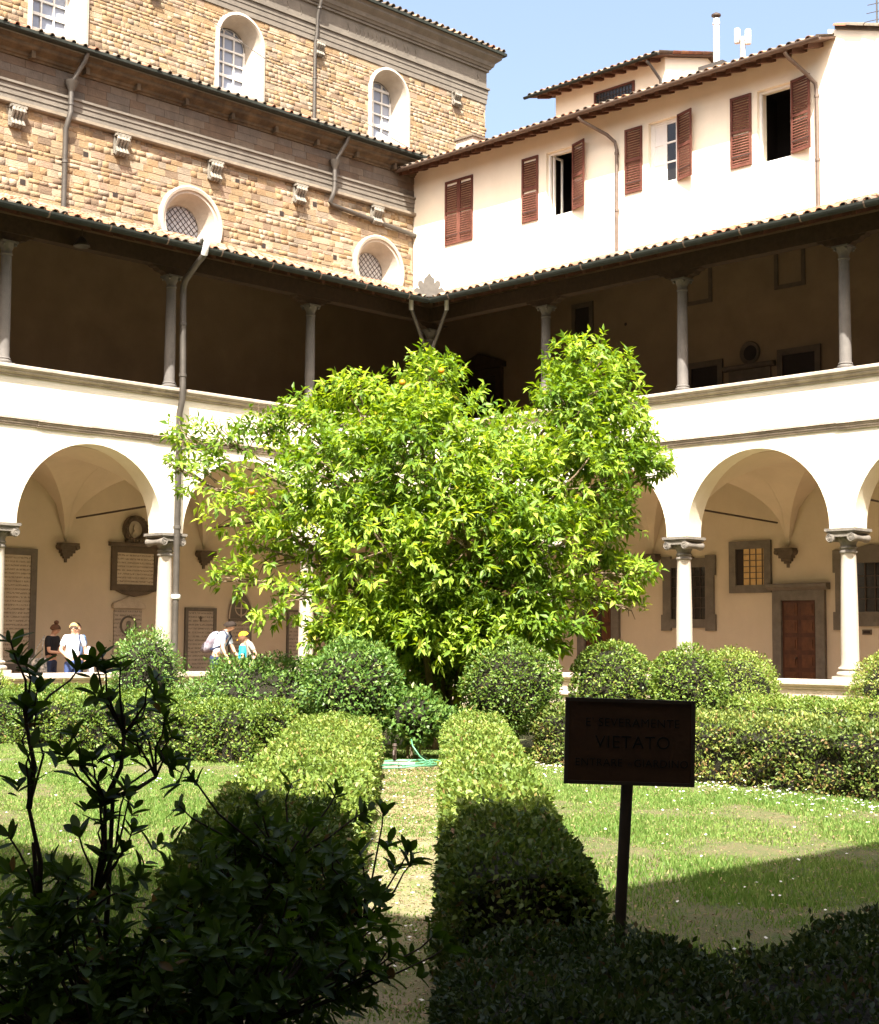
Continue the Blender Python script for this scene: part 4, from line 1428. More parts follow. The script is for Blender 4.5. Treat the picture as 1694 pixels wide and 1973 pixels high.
t = tablet('narrow pedimented tablet with an oval profile portrait', 5.62, 6.38, .55, 2.28, .0, SERENA, TABLET_W)
f = MB().prism([(5.56, 2.285), (6.44, 2.285), (6.44, 2.36), (6.42, 2.40), (6.0, 2.56), (5.58, 2.40), (5.56, 2.36)], DEP - .10, DEP - .003, TA)
obj('pediment', f, MARBLE, t)
r = MB().ring((5.99, 1.88), .235, .20, DEP - .036, DEP - .08, TA, 30).ring((5.99, 1.88), .20, .185, DEP - .08, DEP - .037, TA, 30)
obj('oval_rim', r, SERENA, t, smooth=40)
obj('oval_field', MB().ring((5.99, 1.88), .19, .001, DEP - .038, DEP - .039, TA, 24), MARBLE, t)
relief_head(t, 5.99, 1.87, .17, SERENA)
t = tablet('dark-framed grey slab just right of the downpipe', 3.45, 4.38, .45, 2.34, .085, SERENA, TABLET_W)
cross(t, 3.92, 2.08, .07)
t = tablet('pointed gothic tablet with a cross behind the stooping man', 2.36, 3.05, .55, 2.08, .045, SERENA, TABLET_W)
pts = [(2.34, 2.085), (3.07, 2.085)] + [(3.07 - .365 * (1 - math.cos(a)) - .0, 2.085 + .66 * math.sin(a)) for a in np.linspace(.1, math.pi / 2, 8)] + \
      [(2.34 + .365 * (1 - math.cos(a)), 2.085 + .66 * math.sin(a)) for a in np.linspace(math.pi / 2 - .05, .1, 8)]
obj('gothic_head', MB().prism(pts, DEP - .05, DEP - .003, TA), SERENA, t)
f = MB()
for k in range(24):
    pass
f.tube([TA(a, DEP - .06, b) for a, b in pts[1:]] + [TA(pts[0][0], DEP - .06, pts[0][1])], .025, 6)
f.box(2.69, 2.72, DEP - .075, DEP - .051, 2.12, 2.58, T=TA).box(2.50, 2.689, DEP - .075, DEP - .051, 2.34, 2.37, T=TA).box(2.721, 2.90, DEP - .075, DEP - .051, 2.34, 2.37, T=TA)
f.ring((2.705, 2.355), .2, .17, DEP - .07, DEP - .07, TA, 24)
obj('tracery', f, MARBLE, t)
t = tablet('grey slab with a black cross partly behind a column', .25, 1.20, .5, 2.34, .05, SERENA, TABLET_W)
cross(t, .80, 2.0, .14, .022)
# stone bench against the wall at the far left
b = empty('stone_bench', TA(9.6, 3.6, FZ), 'low dark stone bench at the left edge behind the column', 'bench')
obj('seat', MB().box(8.9, 11.5, 3.25, 3.9, .62, .72, T=TA), SERENA_D, b)
for s in (9.1, 10.3, 11.3):
    obj('support', MB().box(s - .12, s + .12, 3.3, 3.85, FZ, .617, T=TA), SERENA_D, b)


# ------------------------------------------------------------------ foliage tools
def leaf_arrays(P, D, N, L, W, fold=.18, droop=.15, full=True):
    """leaf blades: base P, direction D, upper side N, length L, width W -> verts and triangles"""
    P, D, N = (np.asarray(a, float) for a in (P, D, N))
    L, W = np.asarray(L, float)[:, None], np.asarray(W, float)[:, None]
    S = unit(np.cross(D, N))
    N = unit(np.cross(S, D))
    n = len(P)
    if full:
        mid = P + D * L * .45 - N * W * fold * .5
        lf = P + D * L * .42 + S * W * .5 + N * W * fold
        rg = P + D * L * .42 - S * W * .5 + N * W * fold
        tip = P + D * L - N * L * droop
        V = np.stack([P, lf, mid, rg, tip], 1).reshape(-1, 3)
        b = np.arange(n)[:, None] * 5
        F = np.stack([b + np.array([0, 1, 2]), b + np.array([0, 2, 3]), b + np.array([1, 4, 2]), b + np.array([2, 4, 3])], 1).reshape(-1, 3)
        return V, F, 4
    lf = P + D * L * .5 + S * W * .5 + N * W * fold
    rg = P + D * L * .5 - S * W * .5 + N * W * fold
    tip = P + D * L - N * L * droop
    V = np.stack([P, lf, tip, rg], 1).reshape(-1, 3)
    F = (np.arange(n)[:, None] * 4 + np.arange(4)[None])
    return V, F, 1


def rand_dirs(n):
    return unit(rng.standard_normal((n, 3)))


def leaf_kit(name, m, tints, fold=.18, droop=.15):
    """shared single-leaf meshes (length 1 along +Y, width 1 along X, upper side +Z)"""
    out = []
    for t in tints:
        V, F, k = leaf_arrays([[0, 0, 0]], [[0, 1, 0]], [[0, 0, 1]], [1], [1], fold, droop)
        V = V * np.array([1, 1, 1])
        out.append(fast_mesh(name, V, F, m, attr=[t] * k))
    return out


def leaf_objects(parent, kit, P, D, N, L, W):
    S = unit(np.cross(D, N))
    N = unit(np.cross(S, D))
    par = np.array(ORG[parent.name])
    for p, d, s, n_, l, w in zip(P, D, S, N, L, W):
        Mx = Matrix(((s[0] * w, d[0] * l, n_[0] * w, p[0] - par[0]), (s[1] * w, d[1] * l, n_[1] * w, p[1] - par[1]), (s[2] * w, d[2] * l, n_[2] * w, p[2] - par[2]), (0, 0, 0, 1)))
        o = bpy.data.objects.new('leaf', random.choice(kit))
        o.matrix_local = Mx
        o.parent = parent
        COL.objects.link(o)


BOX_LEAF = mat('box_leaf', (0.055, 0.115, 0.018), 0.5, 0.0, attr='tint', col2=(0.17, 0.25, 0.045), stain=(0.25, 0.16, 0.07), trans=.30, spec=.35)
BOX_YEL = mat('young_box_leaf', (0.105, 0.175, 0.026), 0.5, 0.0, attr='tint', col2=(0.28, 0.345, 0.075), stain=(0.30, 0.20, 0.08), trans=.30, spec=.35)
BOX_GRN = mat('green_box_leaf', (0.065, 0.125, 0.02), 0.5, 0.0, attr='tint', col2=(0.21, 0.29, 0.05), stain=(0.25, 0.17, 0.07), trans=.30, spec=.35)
BOX_SHADE = mat('shaded_box_leaf', (0.035, 0.07, 0.011), 0.5, 0.0, attr='tint', col2=(0.11, 0.155, 0.028), stain=(0.14, 0.09, 0.04), trans=.28, spec=.25)  # leaf green darkened to carry the shade on the path hedges' near ends
BOX_DEEP_SHADE = mat('deep_shade_box_leaf', (0.022, 0.042, 0.009), 0.5, 0.0, attr='tint', col2=(0.06, 0.085, 0.02), stain=(0.10, 0.06, 0.03), trans=.25, spec=.25)  # foreground hedges: deep shade put into the leaf colour
BOX_BRN = mat('browning_box_leaf', (0.075, 0.125, 0.025), 0.5, 0.0, attr='tint', col2=(0.29, 0.335, 0.075), stain=(0.22, 0.115, 0.06), trans=.28, spec=.35)
SHRUB_LEAF = mat('shrub_leaf', (0.05, 0.12, 0.02), 0.45, 0.0, attr='tint', col2=(0.17, 0.27, 0.06), stain=(0.30, 0.32, 0.08), trans=.3, spec=.4)
CORE = mat('hedge_twigs', (0.02, 0.018, 0.009), 0.95, 0.5, 30.0, 0.8, 60)
HAZEL = mat('bark', (0.20, 0.145, 0.095), 0.9, 0.4, 14.0, 0.5, 40)
ORANGE_LEAF = mat('orange_tree_leaf', (0.065, 0.138, 0.013), 0.48, 0.0, attr='tint', col2=(0.305, 0.415, 0.05), stain=(0.42, 0.36, 0.07), trans=.38, spec=.28)
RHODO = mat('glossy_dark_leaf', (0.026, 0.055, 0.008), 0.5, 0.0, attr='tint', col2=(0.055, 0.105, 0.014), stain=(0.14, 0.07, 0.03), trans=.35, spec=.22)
STEMM = mat('dark_stem', (0.035, 0.025, 0.018), 0.8, 0.3, 20.0)


def bumps(a, b, k=1.0):
    return .022 * k * (np.sin(a * 5.1 + b * 2.3) + np.sin(a * 11.3 - b * 7.9 + 1.7) * .7 + np.sin(b * 9.1 + 4 * np.sin(a * 2.1)) * .6)


def hedge(p0, p1, w0, w1, h, label, m=BOX_LEAF, leaf=.034, dens=3000, group='clipped box hedges', round_=.12, twig=None, zb=GZ, brown=.05):
    """clipped hedge from p0 to p1 (its centre line); w0 half width at p0, w1 at p1"""
    p0, p1 = np.array(p0, float), np.array(p1, float)
    ax = p1 - p0
    Lh = np.linalg.norm(ax)
    ax /= Lh
    sd = np.array([ax[1], -ax[0]])
    root = empty('box_hedge', ((p0 + p1)[0] / 2, (p0 + p1)[1] / 2, zb), label, 'hedge', group)
    # surface samples: perimeter of the cross-section (rounded) times the length, plus the ends
    wm = (w0 + w1) / 2
    n_side = int(dens * Lh * (2 * h + 2 * wm))
    t = rng.random(n_side) * Lh
    q = rng.random(n_side) * (2 * h + 2 * wm)
    hw = w0 + (w1 - w0) * t / Lh
    u = np.where(q < h, -hw, np.where(q < h + 2 * wm, (q - h - wm) / wm * hw, hw))
    z = np.where(q < h, q, np.where(q < h + 2 * wm, h, h - (q - h - 2 * wm)))
    nu = np.where(q < h, -1.0, np.where(q < h + 2 * wm, 0.0, 1.0))
    nz = np.where((q >= h) & (q < h + 2 * wm), 1.0, 0.0)
    nt_ = np.zeros(n_side)
    n_end = int(dens * 2 * h * wm * 1.9)
    for te, sg in ((0.0, -1), (Lh, 1)):
        hwe = w0 if te == 0 else w1
        t = np.concatenate([t, np.full(n_end, te)])
        u = np.concatenate([u, (rng.random(n_end) * 2 - 1) * hwe])
        z = np.concatenate([z, rng.random(n_end) * h])
        nu = np.concatenate([nu, np.zeros(n_end)])
        nz = np.concatenate([nz, np.zeros(n_end)])
        nt_ = np.concatenate([nt_, np.full(n_end, float(sg))])
    hw = w0 + (w1 - w0) * t / Lh
    # rounding of the top edges
    e = np.clip((np.abs(u) - (hw - round_)) / round_, 0, 1)
    f = np.clip((z - (h - round_)) / round_, 0, 1)
    e2 = np.clip((np.maximum(-t + round_, t - Lh + round_)) / round_, 0, 1)
    k = e * f
    u = u - np.sign(u) * k * round_ * .32
    z = z - k * round_ * .32 - e2 * f * round_ * .35
    t = t - np.where(t < Lh / 2, -1, 1) * e2 * f * round_ * .3
    b = bumps(t + u, z * 2 + u * 1.5, 1.35)
    dep = -rng.exponential(.022, len(t)) + np.abs(rng.standard_normal(len(t))) * .012
    u = u + nu * (b + dep)
    z = z + nz * (b + dep)
    t = t + nt_ * (b + dep)
    z = np.maximum(z, .0)
    gap = np.sin(t * 7.7 + u * 5.1 + z * 3.1) + np.sin(t * 13.3 - z * 11.2 + u * 9.0 + 1) + np.sin(z * 17.0 + t * 3.9 + u * 6.0)
    kp = ~((gap > 1.15) & (rng.random(len(t)) < .55))
    t, u, z, nu, nz, nt_ = (q_[kp] for q_ in (t, u, z, nu, nz, nt_))
    P = np.stack([p0[0] + ax[0] * t + sd[0] * u, p0[1] + ax[1] * t + sd[1] * u, zb + z], 1)
    Nw = np.stack([ax[0] * nt_ + sd[0] * nu, ax[1] * nt_ + sd[1] * nu, nz], 1)
    nn = len(P)
    D = unit(Nw * .55 + rand_dirs(nn) * .75 + np.array([0, 0, .35]))
    N = unit(Nw * .4 + rand_dirs(nn) * .7 + np.array([0, 0, .5]))
    V, F, kf = leaf_arrays(P, D, N, leaf * rng.uniform(.7, 1.3, nn), leaf * .55 * rng.uniform(.8, 1.2, nn), full=False)
    low_f = np.clip(.75 + .35 * np.sin(t * 1.9 + u * 2.3 + 1.1) + .25 * np.sin(t * 4.3 + z * 5.0), .35, 1.25)
    tint = np.clip(rng.random(nn) ** 1.3 * .90 * low_f, 0, .91)
    low = (1 - np.clip(z / h, 0, 1)) * (1 - nz)
    tint = np.where(rng.random(nn) < brown + twig_frac(twig) * low, .96 + .04 * rng.random(nn), tint)
    # stray shoots above the clipped faces
    ns = int(Lh * 16)
    si = rng.integers(0, nn, ns)
    si = si[(nz[si] > .5) | (z[si] > h * .45)]
    SP, SD, SN = [], [], []
    for i in si:
        ln = rng.uniform(.03, .11)
        dv_ = unit(Nw[i] * .7 + rng.standard_normal(3) * .3 + np.array([0, 0, .8]))
        for k in range(6):
            SP.append(P[i] + dv_ * ln * k / 5)
            SD.append(unit(dv_ * .5 + rng.standard_normal(3) * .7))
            SN.append(rng.standard_normal(3) * .5 + np.array([0, 0, 1]))
    if SP:
        ns = len(SP)
        V2, F2, _ = leaf_arrays(np.array(SP), np.array(SD), unit(np.array(SN)), leaf * rng.uniform(.8, 1.3, ns), leaf * .5 * rng.uniform(.8, 1.2, ns), full=False)
        F = np.concatenate([F, F2 + len(V)])
        V = np.concatenate([V, V2])
        tint = np.concatenate([tint, rng.random(ns) * .9])
    off = np.array(root.location)
    me = fast_mesh('foliage', V - off, F, m, attr=np.repeat(tint, kf))
    link('foliage', me, root, root.location)['kind'] = 'stuff'
    # inner twiggy body
    c = .055
    mb = MB()
    nseg = max(4, int(Lh / .25))
    for i in range(nseg + 1):
        tt = c + (Lh - 2 * c) * i / nseg
        hwi = w0 + (w1 - w0) * tt / Lh - c
        j = random.uniform(-.015, .015)
        for (uu, zz_) in ((-hwi, 0), (-hwi + j, h - .16), (-hwi + .09, h - c - .015), (hwi - .09, h - c - .015 + j), (hwi + j, h - .16), (hwi, 0)):
            mb.v.append((p0[0] + ax[0] * tt + sd[0] * uu, p0[1] + ax[1] * tt + sd[1] * uu, zb - .03 + zz_))
    for i in range(nseg):
        for k in range(5):
            a = i * 6 + k
            mb.f.append((a, a + 1, a + 7, a + 6))
    mb.f += [tuple(range(5, -1, -1)), tuple(range(nseg * 6, nseg * 6 + 6))]
    mb.m = [0] * len(mb.f)
    obj('branches', mb, CORE, root)
    return root


def twig_frac(t):
    return t or 0.0


def bush(c, rad, label, m=BOX_LEAF, leaf=.034, dens=3000, cat='shrub', group=None, loose=0.02, name='box_ball', full=False, brown=.04, lump=1.0):
    """rounded shrub: ellipsoid of leaves (cut at the ground) around a twiggy core"""
    c, rad = np.array(c, float), np.array(rad, float)
    root = empty(name, (c[0], c[1], GZ), label, cat, group)
    area = 4 * math.pi * ((rad[0] * rad[1]) ** 1.6 / 3 + 2 * (rad[0] * rad[2]) ** 1.6 / 3) ** (1 / 1.6)
    n = int(dens * area)
    d = rand_dirs(n)
    ph = rng.random(3) * 6
    lum = 1 + lump * (.05 * np.sin(d[:, 0] * 6 + ph[0]) * np.cos(d[:, 1] * 5 + ph[1]) + .045 * np.sin(d[:, 2] * 9 + d[:, 0] * 7 + ph[2]) + .03 * np.sin(d[:, 1] * 17 + d[:, 2] * 13))
    hol = (np.sin(d[:, 0] * 15 + ph[0]) + np.sin(d[:, 1] * 13 + d[:, 2] * 9 + ph[1]) + np.sin(d[:, 2] * 19 - d[:, 0] * 8 + ph[2]) > 1.2) & (rng.random(n) < .6)
    r = np.where(hol, .2, 1) * lum * (1 - rng.exponential(.03 + loose * .6, n) + np.abs(rng.standard_normal(n)) * loose)
    P = c + d * rad * r[:, None]
    keep = (P[:, 2] > GZ) & (r > .45)
    P, d = P[keep], d[keep]
    n = len(P)
    Nw = unit(d / rad)
    D = unit(Nw * .6 + rand_dirs(n) * .75 + np.array([0, 0, .3]))
    N = unit(Nw * .4 + rand_dirs(n) * .6 + np.array([0, 0, .6]))
    V, F, kf = leaf_arrays(P, D, N, leaf * rng.uniform(.7, 1.35, n), leaf * .52 * rng.uniform(.8, 1.2, n), full=full)
    tint = rng.random(n) ** 1.2 * .9
    tint = np.where(rng.random(n) < brown, .97, tint)
    me = fast_mesh('foliage', V - np.array(root.location), F, m, attr=np.repeat(tint, kf))
    link('foliage', me, root, root.location)['kind'] = 'stuff'
    mb = MB()
    prof = []
    for k in range(9):
        a = -math.pi / 2 + math.pi * k / 8
        prof.append((max(.01, rad[0] * .84 * math.cos(a)), max(GZ - .02, c[2] + rad[2] * .84 * math.sin(a))))
    mb.lathe(prof, (c[0], c[1], 0), 18)
    obj('branches', mb, CORE, root, smooth=1)
    for k in range(4):
        a = k * 1.6 + .4
        obj('stem', MB().tube([(c[0] + .08 * math.cos(a), c[1] + .08 * math.sin(a), GZ - .02), (c[0] + .2 * rad[0] * math.cos(a), c[1] + .2 * rad[0] * math.sin(a), c[2])], [.022, .014], 6), HAZEL, root)
    return root


# ------------------------------------------------------------------ hedges (layout along the garden diagonal)
hedge(W2(.34, 7.45), W2(.42, 17.2), .27, .31, .64, 'sunlit box hedge lining the right side of the central path', BOX_YEL, .036, 3300, round_=.09)
hedge(W2(.345, 5.9), W2(.345, 7.5), .30, .29, .665, 'dark rounded near end of the right path hedge in shadow', BOX_SHADE, .034, 3700, round_=.17)
hedge(W2(-.78, 6.4), W2(-.83, 8.0), .35, .37, .665, 'dark near end of the left path hedge behind the foreground shrub', BOX_SHADE, .034, 3700, round_=.17)
hedge(W2(-.83, 7.95), W2(-1.10, 16.6), .36, .44, .64, 'box hedge lining the left side of the central path', BOX_YEL, .036, 3200, round_=.09)
hedge((-11.35, -14.2), (-12.50, -20.6), .55, .55, .68, 'long browning hedge behind the right lawn and the notice', BOX_BRN, .044, 2100, twig=.22, brown=.06)
hedge((-14.25, -12.2), (-14.75, -6.3), .50, .50, .68, 'hedge behind the left lawn running towards the left range', BOX_GRN, .046, 1900, twig=.10, brown=.03)
hedge((-8.2, -14.6), (-9.0, -20.5), .55, .55, .72, 'farther bright green hedge under the right arcade', BOX_YEL, .044, 1800)
hedge((-13.0, -8.8), (-13.3, -4.0), .45, .45, .70, 'farther hedge under the left arcade', BOX_GRN, .044, 1800)
hedge(W2(.50, 2.9), W2(.47, 5.35), .47, .44, .50, 'shaded block of low hedge at the near end beside the path', BOX_DEEP_SHADE, .026, 4500, round_=.16)
hedge((-22.75, -24.1), (-15.5, -24.15), .66, .62, .49, 'shaded low hedge in the right foreground below the notice', BOX_DEEP_SHADE, .028, 4200, round_=.16)
hedge((-24.4, -22.2), (-24.3, -14.0), .55, .55, .50, 'shaded low hedge behind the dark foreground shrub', BOX_DEEP_SHADE, .028, 2500)
# clipped balls and loose shrubs around the tree
GB = 'rounded shrubs round the orange tree'
bush((-13.42, -12.5, .98), (.58, .58, .58), 'large loose green shrub left of the dark gap under the tree', SHRUB_LEAF, .06, 1500, group=GB, loose=.05, lump=1.5)
bush((-11.85, -13.7, 1.0), (.60, .60, .58), 'dark clipped box ball just right of the dark gap', BOX_LEAF, .046, 2100, group=GB)
bush((-10.4, -14.15, 1.0), (.54, .54, .58), 'clipped green box ball directly above the notice board', BOX_GRN, .046, 2000, group=GB)
bush((-9.6, -14.75, .98), (.48, .48, .54), 'clipped green box ball right of the notice board', BOX_GRN, .046, 2000, group=GB)
bush((-7.35, -13.95, .80), (.62, .62, .66), 'pale yellow-green mounded shrub left of the right door', BOX_YEL, .042, 2200, group=GB, loose=.05)
bush((-4.4, -15.05, .82), (.78, .78, .68), 'reddish-tipped yellow shrub at the right edge by a column base', BOX_YEL, .045, 1900, group=GB, loose=.05, brown=.22)
bush((-13.05, -10.15, .74), (.95, .80, .56), 'wide loose dark green shrub in front of the stooping man', SHRUB_LEAF, .055, 1500, group=GB, loose=.08, lump=2.0)
bush((-12.85, -7.15, .95), (.50, .50, .72), 'loose light shrub before the column with the downpipe', SHRUB_LEAF, .05, 1500, group=GB, loose=.09, lump=2.0)
bush((-14.9, -5.9, .72), (.42, .42, .42), 'small yellow-green shrub below the woman in white', BOX_YEL, .045, 1800, group=GB, loose=.07)
bush((-13.0, -13.15, .66), (.36, .36, .30), 'low leafy shrub closing the end of the path', SHRUB_LEAF, .07, 1200, group=GB, loose=.10, lump=2.0)
bush((-12.45, -13.45, .50), (.30, .30, .24), 'small dark shrub between the path hedges below the ball', SHRUB_LEAF, .05, 1500, group=GB, loose=.08, lump=2.0)


# ------------------------------------------------------------------ the orange tree
TB0 = Vector((-11.45, -12.05, GZ))
tree = empty('orange_tree', TB0, 'large leafy orange tree filling the centre of the garden', 'tree')
LOBES = [(-11.79, -12.16, 4.99, 0.52), (-12.3, -12.42, 4.38, 0.56), (-10.0, -13.38, 5.15, 0.68), (-10.32, -13.5, 4.62, 0.64), (-9.78, -13.52, 4.47, 0.68), (-12.33, -11.3, 4.63, 0.63), (-12.69, -10.64, 4.44, 0.53), (-13.03, -10.03, 4.47, 0.43), (-13.37, -9.67, 4.32, 0.4), (-13.7, -9.21, 4.33, 0.33), (-13.75, -9.11, 3.97, 0.18), (-13.61, -9.65, 3.79, 0.43), (-12.42, -12.53, 3.82, 0.94), (-12.81, -11.55, 3.65, 0.82), (-13.15, -10.66, 3.69, 0.63), (-13.52, -10.25, 3.3, 0.52), (-11.5, -13.14, 3.6, 0.80), (-10.67, -13.67, 3.68, 0.82), (-9.73, -13.79, 3.96, 0.56), (-9.29, -13.94, 3.95, 0.28), (-12.24, -13.29, 2.86, 0.91), (-12.91, -12.48, 2.79, 0.79), (-13.07, -11.23, 3.04, 0.58), (-13.31, -10.67, 2.77, 0.55), (-13.64, -10.32, 2.42, 0.35), (-11.46, -13.91, 2.81, 0.72), (-10.01, -13.7, 3.17, 0.49), (-10.05, -13.86, 2.46, 0.48), (-9.78, -14.13, 2.5, 0.26), (-13.2, -10.99, 2.15, 0.38), (-13.38, -10.78, 1.87, 0.24), (-12.94, -11.83, 2.21, 0.47), (-12.32, -12.73, 2.28, 0.66), (-11.76, -13.56, 2.28, 0.62), (-10.92, -13.8, 2.1, 0.54), (-10.96, -14.0, 1.73, 0.23), (-12.92, -11.51, 1.81, 0.3), (-12.34, -12.08, 1.82, 0.47), (-11.52, -12.6, 1.76, 0.55), (-10.99, -13.13, 1.76, 0.34), (-10.9, -12.7, 4.35, 0.20), (-9.88, -13.99, 2.12, 0.28)]
SPARSE = {7, 8, 9, 10, 11, 14, 15, 23, 24, 28, 29, 30, 35, 36, 40, 41}
# lobes on the far side of the crown, so that it is as deep as it is wide
LOWER = [(-12.9, -12.1, 1.75, .42), (-12.5, -12.6, 1.6, .48), (-11.9, -13.2, 1.6, .5), (-11.4, -13.6, 1.75, .45), (-12.2, -12.6, 2.0, .6), (-11.2, -13.0, 1.7, .5), (-12.9, -11.4, 1.55, .35), (-11.5, -12.0, 1.3, .6), (-11.1, -12.5, 1.2, .55), (-12.0, -11.6, 1.2, .6), (-10.8, -11.6, 1.5, .7), (-11.6, -11.0, 1.4, .7), (-10.4, -12.6, 1.5, .6)]
BACK = [(-10.6, -11.2, 4.6, .8), (-11.3, -10.6, 4.0, .9), (-9.6, -12.0, 4.3, .8), (-10.2, -11.0, 3.2, .95), (-11.6, -10.2, 3.0, .8), (-9.2, -12.4, 3.1, .8), (-10.4, -11.0, 2.2, .8), (-11.4, -11.5, 3.4, 1.0), (-10.7, -12.5, 3.6, 1.0)]
PA, DA, NA, LA = [], [], [], []
TW = MB()


def sprays(lobe, count, shell):
    cx, cy, cz, R = lobe
    for _ in range(count):
        d = rng.standard_normal(3)
        d /= np.linalg.norm(d)
        if d[2] < -.3 and rng.random() < .5:
            d[2] *= -1
        rr = R * (shell + (1.06 - shell) * rng.random() ** .7)
        p = np.array([cx, cy, cz]) + d * rr * np.array([1, 1, .95])
        a = d * .8 + rng.standard_normal(3) * .45 + np.array([0, 0, .35])
        a /= np.linalg.norm(a)
        e1 = np.cross(a, [0.3, 0.5, .8])
        e1 /= np.linalg.norm(e1)
        e2 = np.cross(a, e1)
        k = int(rng.integers(7, 12))
        ln = rng.uniform(.12, .28)
        ph = rng.random() * 6.3
        for q in range(k):
            t = (q + .5) / k
            f = ph + q * 2.4
            rad = e1 * math.cos(f) + e2 * math.sin(f)
            dd = a * (.35 + .5 * t) + rad * .8 + np.array([0, 0, -.38 + .3 * rng.standard_normal()])
            dd /= np.linalg.norm(dd)
            PA.append(p + a * ln * (t - .5))
            DA.append(dd)
            NA.append(rad * -.1 + np.array([0, 0, .75]) + rng.standard_normal(3) * .38 + a * .25)
            LA.append(rng.uniform(.092, .168))


# lower boughs hang back under the upper ones
LOBES = [((lb[0] + A2[0] * .42 * max(0, 3.3 - lb[2]) * 1.0, lb[1] + A2[1] * .42 * max(0, 3.3 - lb[2]), lb[2], lb[3]) if i not in SPARSE else lb) for i, lb in enumerate(LOBES)]
for i, lb in enumerate(LOBES):
    den = 29 if i in SPARSE else 74
    sprays(lb, int(den * 4 * lb[3] ** 2 * 3.14 / 3.0 + 5), .45 if i not in SPARSE else .3)
for lb in LOWER:
    sprays(lb, int(100 * 4 * lb[3] ** 2), .3)
for lb in BACK:
    sprays(lb, 100, .6)
PA, DA, NA, LA = np.array(PA), np.array(DA), unit(np.array(NA)), np.array(LA)
keep = PA[:, 2] > .6
PA, DA, NA, LA = PA[keep], DA[keep], NA[keep], LA[keep]
WA = LA * rng.uniform(.33, .44, len(LA))
# the 300 leaves nearest the courtyard's near corner are parts, the rest one mass
dist = np.linalg.norm(PA - np.array(CAM), axis=1)
order = np.argsort(dist)
near, rest = order[:300], order[300:]
tint = np.clip(rng.random(len(PA)) ** 1.15 * 1.0 * (.8 + .3 * np.sin(PA[:, 0] * 2.1 + PA[:, 2] * 1.7) + .2 * np.sin(PA[:, 1] * 4.0 + PA[:, 2] * 3.0)), 0, .92)
tint = np.where(rng.random(len(PA)) < .012, .98, tint)
V, F, kf = leaf_arrays(PA[rest], DA[rest], NA[rest], LA[rest], WA[rest])
me = fast_mesh('crown', V - np.array(TB0), F, ORANGE_LEAF, attr=np.repeat(tint[rest], kf))
link('crown', me, tree, TB0)['kind'] = 'stuff'
kit = leaf_kit('leaf', ORANGE_LEAF, (.1, .3, .45, .6, .8, .95))
leaf_objects(tree, kit, PA[near], DA[near], NA[near], LA[near], WA[near])
# trunk and limbs
def limb(pts, r0, r1, n=8):
    P_ = []
    for a, b in zip(pts[:-1], pts[1:]):
        for k in range(4):
            t = k / 4
            P_.append(Vector(a).lerp(Vector(b), t) + Vector((random.uniform(-.03, .03), random.uniform(-.03, .03), random.uniform(-.03, .03))))
    P_.append(Vector(pts[-1]))
    rr = [r0 + (r1 - r0) * i / (len(P_) - 1) for i in range(len(P_))]
    return MB().tube(P_, rr, n)


forks = []
for k, (dx, dy, h, r) in enumerate(((-.25, .15, 1.7, .085), (.1, -.30, 1.9, .08), (.35, .2, 1.6, .08), (-.45, -.25, 1.5, .06), (0, .05, 2.3, .10))):
    top = TB0 + Vector((dx * 1.6, dy * 1.6, h))
    obj('trunk', limb([TB0 + Vector((dx * .35, dy * .35, -.05)), TB0 + Vector((dx * .9, dy * .9, h * .55)), top], r, r * .7, 10), HAZEL, tree, smooth=1)
    forks.append(top)
for i, lb in enumerate(LOBES):
    c = Vector(lb[:3])
    if c.z < 2.0:
        continue
    f = min(forks, key=lambda q: (q - c).length)
    m_ = f.lerp(c, .55) + Vector((0, 0, .15))
    obj('limb', limb([f, m_, c + (c - f).normalized() * lb[3] * .5], .045 if i not in SPARSE else .028, .009, 7), HAZEL, tree, smooth=1)
    for _ in range(5):
        d = Vector(rand_dirs(1)[0]) * lb[3] * .9
        TW.tube([m_.lerp(c, random.uniform(.3, 1)), c + d * .5, c + d], [.012, .009, .004], 5)
obj('twigs', TW, HAZEL, tree)['kind'] = 'stuff'
FRUIT = mat('orange_peel', (0.62, 0.24, 0.015), 0.45, 0.15, 30.0, 0.2, 90)
fm = MB().lathe([(.001, -.042), (.025, -.035), (.04, -.012), (.042, .008), (.03, .03), (.012, .039), (.001, .04)], n=12, caps=False).mesh('fruit', FRUIT, 1)
for p in ((-12.05, -12.62, 5.12), (-12.45, -12.3, 4.95), (-13.5, -10.5, 3.55)):
    link('fruit', fm, tree, p)


# ------------------------------------------------------------------ lawn grass, daisies, fallen petals
GRASS = mat('grass_blade', (0.105, 0.20, 0.036), 0.6, 0.0, attr='tint', col2=(0.25, 0.32, 0.09), stain=(0.36, 0.32, 0.14), trans=.4, spec=.25)


def patch(x, y):
    return .5 + .25 * np.sin(x * 1.7 + 1.3 * np.sin(y * 1.1)) + .25 * np.sin(y * 2.3 + 1.1 * np.sin(x * 1.9 + .7)) + .15 * np.sin(x * 6.1 + y * 5.3)


